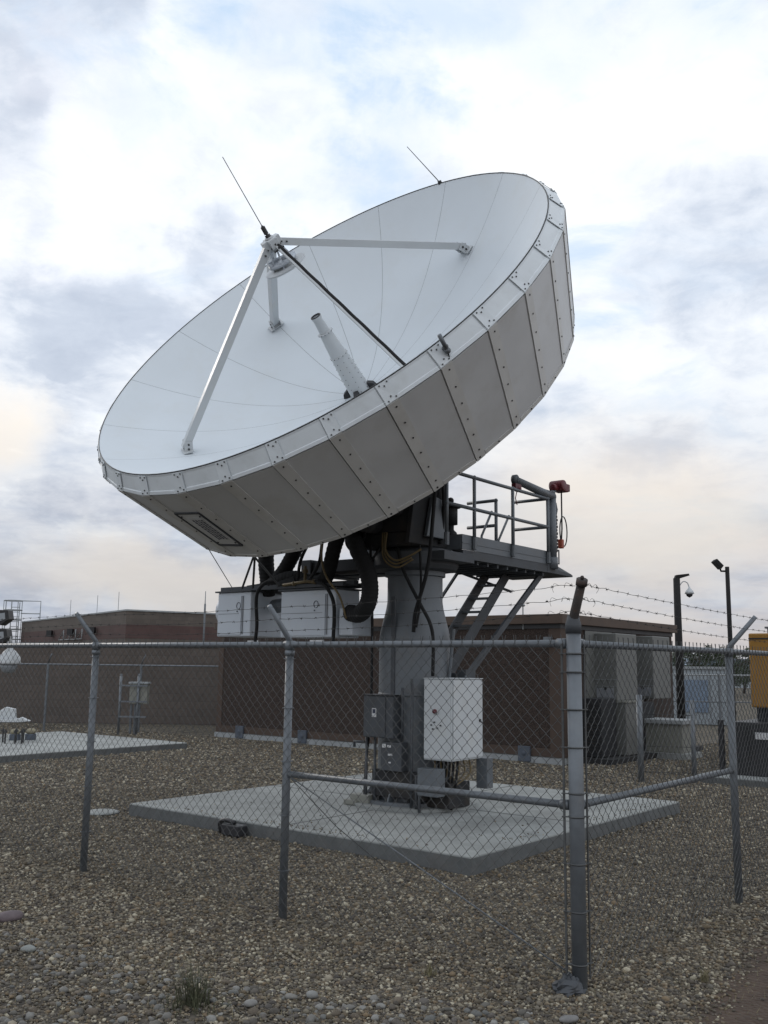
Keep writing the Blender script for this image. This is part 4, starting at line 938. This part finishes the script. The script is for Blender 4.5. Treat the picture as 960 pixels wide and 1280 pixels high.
# yard fence behind the shed
t = empty('chain_link_fence', (6,27,0), R(-6), 'far chain link yard fence around the pale metal shed', 'fence')
for x in (0,1.6,3.2,4.8,6.4): m = MB(); m.cyl((x,0,-.1),(x,0,1.5),.03,8); m.build('line_post', M['galv'], t)
m = MB(); m.cyl((0,0,1.47),(6.4,0,1.47),.022,8); m.build('top_rail', M['coping'], t)
m = MB(); m.cyl((0,0,.75),(6.4,0,.75),.018,8); m.build('mid_rail', M['galv'], t)
Vm, Fm = chainmesh(6.4,.03,1.47,.0735,.0035,(1,0,0),(0,-1,0),0,tw=False); npobj('wire_mesh', Vm, Fm, M['wire'], t)

# ---------------------------------------------------------------- trees on the horizon
def tree(x,y,h,w,seed,label):
    rd = np.random.default_rng(seed); t = empty('tree', (x,y,0), 0, label, 'tree', 'dark trees on the horizon at the right')
    m = MB(); m.tube([(0,0,-.2),(.05,0,h*.35),(0,.05,h*.8)],[h*.035,h*.025,h*.008],7)
    for k in range(6):
        a=k*1.05+seed; z=h*(.25+.08*k); m.tube([(0,0,z),(math.cos(a)*w*.28,math.sin(a)*w*.28,z+h*.14)],[h*.012,h*.004],5)
    m.build('trunk', M['trunk'], t)
    ncl = 26; cen = []
    for k in range(ncl):
        z = h*(.22+.72*rd.random()); rr_ = w*.5*math.sqrt(max(.05,1-((z/h-.5)/.52)**2))*math.sqrt(rd.random()); a = rd.random()*2*PI
        cen.append((rr_*math.cos(a),rr_*math.sin(a),z,h*rd.uniform(.07,.14)))
    n_ = 4200; c_ = np.array(cen)[rd.integers(0,ncl,n_)]; dv = rd.normal(size=(n_,3)); dv /= np.linalg.norm(dv,axis=1)[:,None]
    P_ = c_[:,:3] + dv*(c_[:,3:]*rd.random((n_,1))**.4)*np.array([1.25,1.25,.8]); s_ = h*.017
    A_ = rd.normal(size=(n_,3)); A_ /= np.linalg.norm(A_,axis=1)[:,None]; B_ = np.cross(A_, rd.normal(size=(n_,3))); B_ /= np.linalg.norm(B_,axis=1)[:,None]
    V_ = np.stack([P_+A_*s_, P_+B_*s_*.6, P_-A_*s_, P_-B_*s_*.6],1).reshape(-1,3); F_ = np.arange(n_*4).reshape(-1,4)
    npobj('crown', V_, F_, M['leaf'], t)
wh = ['leftmost small','second','third, fuller','fourth, lower','fifth, rounded','sixth, taller','seventh, wide','last']
for i,(px_,y_,h_,w_) in enumerate(((845,62,2.9,4.2),(858,70,2.6,5),(872,58,3.0,3.6),(886,75,2.5,5),(899,64,2.7,4.2),(912,58,3.0,4),(926,66,3.1,5),(941,60,3.0,5))):
    x_ = (px_-480)/1205.5*y_*1.0 ; tree(x_*1.0,y_,h_,w_,i+3,'dark green tree on the horizon at the right, '+wh[i]+' in the row')
m = MB(); n_=60; xsr=np.linspace(-500,700,n_)
vs=[]; 
for i,x in enumerate(xsr): hh=6+8*noise.noise((x*.006,1.3,0))+3*noise.noise((x*.02,5,0)); hh=max(2.5,hh); vs += [(x,900,-1),(x,905,hh),(x,1100,hh*.8),(x,1105,-1)]
m.add(vs,[(4*i+j,4*(i+1)+j,4*(i+1)+j+1,4*i+j+1) for i in range(n_-1) for j in range(3)],True); tag(m.build('hills', M['hill']), kind='structure')

# ================================================================ PEBBLES
pm = bpy.data.materials.new('pebble_stone'); nt, N, L, B = nodes(pm)
at = N.new('ShaderNodeAttribute'); at.attribute_name = 'Col'
n = N.new('ShaderNodeTexNoise'); n.inputs['Scale'].default_value = 90; n.inputs['Detail'].default_value = 4
g_ = N.new('ShaderNodeNewGeometry'); L.new(g_.outputs['Position'], n.inputs['Vector'])
mr = N.new('ShaderNodeMapRange'); mr.inputs[3].default_value=.7; mr.inputs[4].default_value=1.3; L.new(n.outputs['Fac'], mr.inputs[0])
mx = N.new('ShaderNodeMixRGB'); mx.blend_type='MULTIPLY'; mx.inputs[0].default_value=1; L.new(at.outputs['Color'], mx.inputs[1]); L.new(mr.outputs[0], mx.inputs[2]); L.new(mx.outputs[0], B.inputs['Base Color']); B.inputs['Roughness'].default_value=.8
M['pebble'] = pm
ico_v = []; t_ = (1+5**.5)/2
for a,b in ((1,t_),(-1,t_),(1,-t_),(-1,-t_)): ico_v += [(0,a,b),(a,b,0),(b,0,a)]
ico_v = np.array(ico_v,float); ico_v /= np.linalg.norm(ico_v[0])
from mathutils.geometry import normal as _n
import bmesh
def icosub(sub):
    bm = bmesh.new(); bmesh.ops.create_icosphere(bm, subdivisions=sub, radius=1); vs = np.array([v.co[:] for v in bm.verts]); fs = np.array([[v.index for v in f.verts] for f in bm.faces]); bm.free(); return vs, fs
IV, IF = icosub(1); IV2, IF2 = icosub(2)
PAL = np.array([(0.088,0.071,0.047),(0.122,0.098,0.067),(0.168,0.145,0.104),(0.061,0.050,0.037),(0.245,0.214,0.160),(0.101,0.077,0.047),(0.136,0.117,0.089),(0.075,0.063,0.050),(0.190,0.153,0.102),(0.055,0.047,0.040),(0.095,0.085,0.069),(0.149,0.108,0.064),(0.352,0.316,0.236)])
def scatter(name, X, Y, Rr, base, label, smooth=True, pal=PAL, sink=.25, flat=(.45,.8)):
    bv, bf = base; n_ = len(X); k = len(bv)
    sc = np.stack([Rr*rng.uniform(.75,1.3,n_), Rr*rng.uniform(.6,1.0,n_), Rr*rng.uniform(*flat,n_)],1)
    noi = 1+rng.normal(0,.10,(n_,k,1))
    P_ = bv[None]*noi*sc[:,None,:]
    a = rng.uniform(0,2*PI,n_); ca, sa = np.cos(a)[:,None], np.sin(a)[:,None]
    ti = rng.normal(0,.25,n_)[:,None]; ct, st = np.cos(ti), np.sin(ti)
    y_ = P_[:,:,1]*ct - P_[:,:,2]*st; z_ = P_[:,:,1]*st + P_[:,:,2]*ct
    x2 = P_[:,:,0]*ca - y_*sa; y2 = P_[:,:,0]*sa + y_*ca
    gzv = np.array([gz(float(x),float(y)) for x,y in zip(X,Y)])
    V_ = np.stack([x2+X[:,None], y2+Y[:,None], z_+(gzv+sc[:,2]*(1-sink)*.8)[:,None]],-1).reshape(-1,3)
    F_ = (bf[None]+ (np.arange(n_)*k)[:,None,None]).reshape(-1,3)
    o = npobj(name, V_, F_, M['pebble'], smooth=smooth)
    ca_ = o.data.color_attributes.new('Col','FLOAT_COLOR','POINT')
    c = pal[rng.integers(0,len(pal),n_)]*rng.uniform(.8,1.2,(n_,1)); c = np.repeat(np.concatenate([c,np.ones((n_,1))],1),k,0)
    ca_.data.foreach_set('color', c.astype(np.float32).ravel())
    return tag(o, label, kind='stuff')
def inpad(X,Y):
    rx, ry = X-O3.x, Y-O3.y; v = rx*V3.x+ry*V3.y; u = rx*U3.x+ry*U3.y
    return ((v>-2.29)&(v<2.18)&(u>-2.15)&(u<2.28))
def region(n_, y0, y1, pw):
    Y = y0*(y1/y0)**(rng.random(n_)**pw); X = rng.uniform(-1,1,n_)*(Y*.44+.35); return X, Y
X, Y = region(235000, 4.0, 14.0, .92)
keep = ~inpad(X,Y)
dd1 = (X-1.38)*.86+(Y-4.85)*-.51; keep &= ~((dd1 > .0) & (rng.random(len(X)) < np.clip(dd1*4+.15,0,.975)))
dd2 = (X+1.4)*-.45+(Y-5.5)*-.89; keep &= ~((dd2 > -.2) & (rng.random(len(X)) < np.clip((dd2+.2)*1.2,0,.5)))
X, Y = X[keep], Y[keep]; Rr = rng.lognormal(math.log(.0074), .36, len(X)); Rr = np.clip(Rr*(.75+.05*Y), .005, .026)
X2, Y2 = region(110000, 13.0, 26.0, .9); k2 = ~inpad(X2,Y2); rx_, ry_ = X2-O3.x, Y2-O3.y; v_ = rx_*V3.x+ry_*V3.y; u_ = rx_*U3.x+ry_*U3.y
k2 &= ~((v_ < -1.3) & (u_ > 6.1)) & ~((v_ > -12.6) & (v_ < -8.2) & (u_ > -1.7) & (u_ < 3.85)) & ~((v_ > 1.0) & (u_ > 5.4)) & (Y2 < 25.9)
X2, Y2 = X2[k2], Y2[k2]; X = np.concatenate([X,X2]); Y = np.concatenate([Y,Y2]); Rr = np.concatenate([Rr, np.clip(rng.lognormal(math.log(.0155), .3, len(X2)), .008, .028)])
scatter('gravel', X, Y, Rr, (IV,IF), 'loose small mixed grey and tan gravel pebbles', sink=.3)
n_ = 420; v_ = np.concatenate([rng.uniform(-2.2,2.1,150), 2.1-np.abs(rng.normal(0,.12,90)), rng.uniform(-2.2,2.1,180)]); u_ = np.concatenate([rng.uniform(-2.1,2.2,150), rng.uniform(-2.1,2.2,90), -2.08+np.abs(rng.normal(0,.10,180))])
o = scatter('stray_gravel', O3.x+V3.x*v_+U3.x*u_, O3.y+V3.y*v_+U3.y*u_, rng.uniform(.004,.011,n_), (IV,IF), 'stray pebbles kicked onto the concrete pad'); o.location.z = .128
# larger cobbles near the camera
X, Y = region(4600, 4.0, 6.4, 1.4); sx = rng.random(len(X)); keep = (~inpad(X,Y)) & ((((X+1.1)*-.5+(Y-5.3)*-.9) > -.25) | ((X>-.1)&(X<.75)&(Y<5.15)) | ((X+.6<.5)&(Y<5.2)&(sx<.6)))
X, Y = X[keep], Y[keep]; Rr = np.clip(rng.lognormal(math.log(.014),.40,len(X)),.008,.030)
scatter('cobbles', X, Y, Rr, (IV2,IF2), 'rounded river cobbles in the soil at the bottom of the view', pal=np.array([(.10,.093,.080),(.14,.134,.122),(.08,.070,.058),(.20,.195,.18),(.10,.080,.058),(.12,.12,.112),(.085,.075,.065)]), sink=.45)
def rock(x,y,s,col,label,seed,sq=(1,.7,.5),rot=0):
    vs = IV2.copy()*np.array(sq)*s; vs *= (1+.12*np.array([[noise.noise((v[0]/s*1.3+seed,v[1]/s*1.3,v[2]/s*1.3))] for v in vs])*1.6)
    c,s_ = math.cos(rot), math.sin(rot); vs = np.stack([vs[:,0]*c-vs[:,1]*s_, vs[:,0]*s_+vs[:,1]*c, vs[:,2]],1) + np.array([x,y,s*sq[2]*.55])
    mm = mat('rock_'+str(seed), col, .85, var=.2, scale=18, bump=.3, bscale=50); o = npobj('rock', vs, IF2, mm, smooth=True)
    o.modifiers.new('s','SUBSURF').levels = 1; o.modifiers['s'].render_levels = 1
    return tag(o, label, 'rock')
rock(-2.37,6.52,.075,(.125,.10,.105),'pinkish grey angular rock lying at the left edge of the gravel',1,(1.2,.7,.55),.5)
rock(-2.01,5.86,.042,(.19,.2,.19),'pale smooth oval stone below the pinkish rock at the left',2,(1.1,.7,.55))
rock(-.33,5.15,.034,(.2,.2,.19),'pale rounded stone in the bottom gravel just right of the weed',3,(1,.8,.6))
rock(.90,4.86,.045,(.17,.165,.16),'flat grey stone lying left of the dirt track at the bottom right',4,(1.2,.7,.4),.3)
rock(-.62,5.02,.036,(.18,.175,.165),'pale stone left of the weed near the bottom edge',6,(1.1,.8,.5),.8)
# weeds
def weed(x,y,n_,h,label,mm,spread=.10,seed=0,kind=None):
    rd = random.Random(seed); m = MB()
    for i in range(n_):
        a=rd.uniform(0,2*PI); r=abs(rd.gauss(0,spread)); bx,by=x+r*math.cos(a),y+r*math.sin(a); hh=h*rd.uniform(.25,1)*math.exp(-(r/spread)**2*.35); lean=rd.uniform(.05,.75)*hh; b2=rd.uniform(0,2*PI)
        p0=Vector((bx,by,-.01)); p1=p0+Vector((math.cos(b2)*lean*.35,math.sin(b2)*lean*.35,hh*.55)); p2=p0+Vector((math.cos(b2)*lean,math.sin(b2)*lean,hh)); w_=rd.uniform(.0012,.0028)
        sd=Vector((-math.sin(b2),math.cos(b2),0))*w_; m.add([p0-sd,p0+sd,p1+sd*.8,p1-sd*.8,p2],[(0,1,2,3),(3,2,4)])
    o = m.build('weed', M[mm]); return tag(o,label,'weed')
w1 = weed(-.90,5.02,230,.25,'green tuft of weed growing in the cobbles at the bottom of the view','greeng',.085,1)
w2 = weed(.28,5.55,60,.09,'dry tuft of weed in the gravel left of the corner fence post','dryg',.02,2)
w3 = weed(1.75,5.5,60,.10,'dry tuft of weed beside the dirt track right of the corner post','dryg',.02,3)
m = MB(); rd = random.Random(9)
for i in range(2600):
    if i%3: y=rd.uniform(4.2,6.2); x=rd.uniform(-2.6,-.2)
    else: y=rd.uniform(4.4,6.8); x=rd.uniform(.9,2.6)
    hh=rd.uniform(.01,.045); b2=rd.uniform(0,6.28); l_=rd.uniform(.01,.05); p0=Vector((x,y,gz(x,y)+.004)); p1=p0+Vector((math.cos(b2)*l_,math.sin(b2)*l_,hh)); sd=Vector((-math.sin(b2),math.cos(b2),0))*.0014
    m.add([p0-sd,p0+sd,p1],[(0,1,2)])
tag(m.build('dry_grass', M['dryg']), 'sparse dry grass stems between the stones', kind='stuff')

# ================================================================ SKY
wd = bpy.data.worlds.new('World'); S.world = wd; wd.use_nodes = True; nt = wd.node_tree; N = nt.nodes; L = nt.links
for x in list(N): N.remove(x)
outw = N.new('ShaderNodeOutputWorld'); bg = N.new('ShaderNodeBackground'); bg2 = N.new('ShaderNodeBackground'); mixs = N.new('ShaderNodeMixShader')
SUN_AZ, SUN_EL = R(-38), R(24)
sky = N.new('ShaderNodeTexSky'); sky.sky_type='NISHITA'; sky.sun_disc=False; sky.sun_elevation=SUN_EL; sky.sun_rotation=SUN_AZ; L.new(sky.outputs[0], bg.inputs[0]); bg.inputs[1].default_value=.11
tc = N.new('ShaderNodeTexCoord'); sep = N.new('ShaderNodeSeparateXYZ'); L.new(tc.outputs['Generated'], sep.inputs[0])
def math_(op, a, b=None, clamp=False):
    n = N.new('ShaderNodeMath'); n.operation = op; n.use_clamp = clamp
    for i, x in enumerate((a,b)):
        if x is None: continue
        if isinstance(x,(int,float)): n.inputs[i].default_value = x
        else: L.new(x, n.inputs[i])
    return n.outputs[0]
def mrange(x,a,b,c,d,smooth=True):
    n = N.new('ShaderNodeMapRange'); n.interpolation_type='SMOOTHSTEP' if smooth else 'LINEAR'
    L.new(x,n.inputs[0]); 
    for i,v in enumerate((a,b,c,d)): n.inputs[i+1].default_value=v
    return n.outputs[0]
el = sep.outputs[2]
den = math_('ADD', math_('MAXIMUM', el, 0.0), .22)
cx = math_('DIVIDE', sep.outputs[0], den); cy = math_('DIVIDE', sep.outputs[1], den)
cmb = N.new('ShaderNodeCombineXYZ'); L.new(cx, cmb.inputs[0]); L.new(cy, cmb.inputs[1])
def nz(scale, detail, rough, seed, vec=None, dist=0, sc=(1,1,1)):
    mp = N.new('ShaderNodeMapping'); mp.inputs['Location'].default_value=(seed*3.1,seed*1.7,seed*.9); mp.inputs['Scale'].default_value=sc; L.new(vec or cmb.outputs[0], mp.inputs[0])
    n = N.new('ShaderNodeTexNoise'); n.inputs['Scale'].default_value=scale; n.inputs['Detail'].default_value=detail; n.inputs['Roughness'].default_value=rough; n.inputs['Distortion'].default_value=dist; L.new(mp.outputs[0], n.inputs['Vector']); return n.outputs['Fac']
n1 = nz(1.7,10,.55,1.0,dist=.3); n2 = nz(3.6,12,.6,4.2,dist=.4); n3 = nz(.9,6,.5,7.7)
# warped direction for the placed banks
wn = N.new('ShaderNodeTexNoise'); wn.inputs['Scale'].default_value=6; wn.inputs['Detail'].default_value=7; wn.inputs['Roughness'].default_value=.6; L.new(tc.outputs['Generated'], wn.inputs['Vector'])
wsub = N.new('ShaderNodeVectorMath'); wsub.operation='SUBTRACT'; wsub.inputs[1].default_value=(.5,.5,.5); L.new(wn.outputs['Color'], wsub.inputs[0])
wsc = N.new('ShaderNodeVectorMath'); wsc.operation='MULTIPLY'; wsc.inputs[1].default_value=(.22,.22,.14); L.new(wsub.outputs[0], wsc.inputs[0])
wad = N.new('ShaderNodeVectorMath'); wad.operation='ADD'; L.new(tc.outputs['Generated'], wad.inputs[0]); L.new(wsc.outputs[0], wad.inputs[1])
def bank(az, elv, ra, re, w=1.0):
    """soft cloud bank centred at azimuth/elevation (deg), radii in deg"""
    s = N.new('ShaderNodeSeparateXYZ'); L.new(wad.outputs[0], s.inputs[0])
    a = math_('ARCTAN2', s.outputs[0], s.outputs[1]); da = math_('DIVIDE', math_('SUBTRACT', a, R(az)), R(ra))
    de = math_('DIVIDE', math_('SUBTRACT', s.outputs[2], math.sin(R(elv))), R(re))
    d = math_('SQRT', math_('ADD', math_('MULTIPLY',da,da), math_('MULTIPLY',de,de)))
    return math_('MULTIPLY', mrange(d,.25,1.25,1,0), w)
def addall(xs):
    r = xs[0]
    for x in xs[1:]: r = math_('ADD', r, x)
    return r
BANKS_DARK = [(-21.5,38,4,3,.35),(-17,35,3,2.2,.45),(20,23,6,4.5,.55),(22,19,5,3,.4),(15,12,4,1.8,.45),(-22,29,2.5,1.6,.35),(-9,24,3.2,2.6,.6),(-17,20,7,2.2,.4),(-21,17,5,2,.35),(-15,7,12,6,.40),(20,8,7,2.0,.35),(8,10,5,1.2,.3)]
BANKS_GLOW = [(-10,31,12,7,.8),(-16,26,5,4,.5),(-22,12,4,5,.7),(7,34,12,5,.6),(20,31,8,5,.4),(15,17,8,4,.5),(-23,13,3,4,.6),(-3,24,6,3,.3)]
BANKS_BLUE = [(-1,27.5,5.5,2.0,1.1),(1,32,4,2.6,.9),(4,38,9,2.5,.9),(-7,36.5,6,2.2,.7),(-15,31,3,2,.4),(12,36,5,3,.5),(20,36,5,3,.4)]
dark = addall([bank(*b) for b in BANKS_DARK]); glow = addall([bank(*b) for b in BANKS_GLOW]); blue = addall([bank(*b) for b in BANKS_BLUE])
n4 = nz(9.0,12,.62,6.1,dist=.5)
base = math_('ADD', math_('ADD', math_('MULTIPLY', n1, .60), math_('MULTIPLY', n2, .50)), math_('MULTIPLY', n4, .34))          # about .76
thick = math_('ADD', math_('MULTIPLY', math_('SUBTRACT', base, .725), 1.8), math_('SUBTRACT', math_('MULTIPLY', dark, .52), math_('MULTIPLY', glow, .34)))
ramp = N.new('ShaderNodeValToRGB'); e = ramp.color_ramp.elements
cols = [(.0,(.93,.955,.98)),(.28,(.84,.875,.92)),(.46,(.70,.75,.83)),(.60,(.57,.63,.73)),(1.0,(.42,.48,.59))]
e[0].position=0; e[0].color=(*cols[0][1],1); e[1].position=1; e[1].color=(*cols[-1][1],1)
for p,c in cols[1:-1]: x=e.new(p); x.color=(*c,1)
L.new(mrange(thick,-.40,.60,0,1,False), ramp.inputs[0])
gap = math_('MULTIPLY', math_('ADD', mrange(nz(2.6,11,.6,12.4,dist=.5),.50,.66,0,.75), math_('MULTIPLY', blue, .7), True), mrange(math_('ADD', n2, math_('MULTIPLY', dark,.3)), .40,.62, 1, .25))
mxb = N.new('ShaderNodeMixRGB'); L.new(math_('MULTIPLY', gap, mrange(el,.10,.38,0,1)), mxb.inputs[0]); L.new(ramp.outputs[0], mxb.inputs[1]); mxb.inputs[2].default_value=(.50,.645,.83,1); ramp = mxb
# warm peach light in gaps near the horizon
lowm = mrange(el,.02,.27,1,0); warmn = nz(2.2,6,.55,9.3,vec=tc.outputs['Generated'],sc=(1.2,1.2,7))
wm = math_('MULTIPLY', math_('MULTIPLY', lowm, mrange(warmn,.36,.60,0,1)), mrange(sep.outputs[0],-.40,.25,.35,1.0))
mxw = N.new('ShaderNodeMixRGB'); L.new(math_('MULTIPLY',wm,.8), mxw.inputs[0]); L.new(ramp.outputs[0], mxw.inputs[1]); mxw.inputs[2].default_value=(1.0,.86,.74,1)
warmb = addall([bank(*b) for b in [(-23,12.5,5,3.2,.75),(-12,5,11,2.6,.75),(14,8,11,3.6,.75),(2,3.5,20,2.0,.45),(12,12,8,3,.3)]])
mxw2 = N.new('ShaderNodeMixRGB'); L.new(math_('MINIMUM', warmb, .8), mxw2.inputs[0]); L.new(mxw.outputs[0], mxw2.inputs[1]); mxw2.inputs[2].default_value=(1.0,.91,.80,1); mxw = mxw2
# low haze layer darkens toward the horizon
hz = mrange(el,-.02,.36,1,0); mxh = N.new('ShaderNodeMixRGB'); mxh.blend_type='MULTIPLY'; L.new(math_('MULTIPLY',hz,mrange(sep.outputs[1],-.3,.5,.25,1.0)), mxh.inputs[0]); L.new(mxw.outputs[0], mxh.inputs[1]); mxh.inputs[2].default_value=(.56,.585,.63,1)
# extra brightness added to the unseen sky behind the camera lifts surfaces facing it
bk = mrange(sep.outputs[1],-.5,.4,1.18,1.0); mb = N.new('ShaderNodeMixRGB'); mb.blend_type='MULTIPLY'; mb.inputs[0].default_value=1; L.new(mxh.outputs[0], mb.inputs[1]); L.new(bk, mb.inputs[2])
L.new(mb.outputs[0], bg2.inputs[0]); bg2.inputs[1].default_value=1.0
cover = mrange(nz(1.3,9,.6,2.9,dist=.3),.30,.46,.55,1.0); L.new(math_('MAXIMUM', cover, mrange(el,.05,.4,1.0,.55)), mixs.inputs[0])
L.new(bg.outputs[0], mixs.inputs[1]); L.new(bg2.outputs[0], mixs.inputs[2]); L.new(mixs.outputs[0], outw.inputs[0])
sun = bpy.data.lights.new('sun','SUN'); sun.energy=.5; sun.angle=R(14); sun.color=(1,.93,.84); so = bpy.data.objects.new('sun',sun); COL.objects.link(so)
dS = Vector((math.sin(SUN_AZ)*math.cos(SUN_EL), math.cos(SUN_AZ)*math.cos(SUN_EL), math.sin(SUN_EL)))
so.rotation_euler = dS.to_track_quat('Z','Y').to_euler(); so.location=(0,0,20)

# ================================================================ CAMERA
F_PX, PITCH, ROLL, CH = 1205.5, .1566, .0124, 1.65
fw_ = Vector((0,math.cos(PITCH),math.sin(PITCH))); rt = Vector((1,0,0)); up = rt.cross(fw_)
r2 = rt*math.cos(ROLL)+up*math.sin(ROLL); u2 = -rt*math.sin(ROLL)+up*math.cos(ROLL)
cam = bpy.data.cameras.new('camera'); co = bpy.data.objects.new('camera',cam); COL.objects.link(co)
co.matrix_world = Matrix(((r2.x,u2.x,-fw_.x,0),(r2.y,u2.y,-fw_.y,0),(r2.z,u2.z,-fw_.z,CH),(0,0,0,1)))
cam.sensor_fit='VERTICAL'; cam.sensor_height=24; cam.lens=F_PX/1280*24; cam.clip_end=3000; cam.clip_start=.05
S.camera = co
S.view_settings.view_transform='Standard'; S.view_settings.look='None'; S.view_settings.exposure=.22; S.view_settings.gamma=1
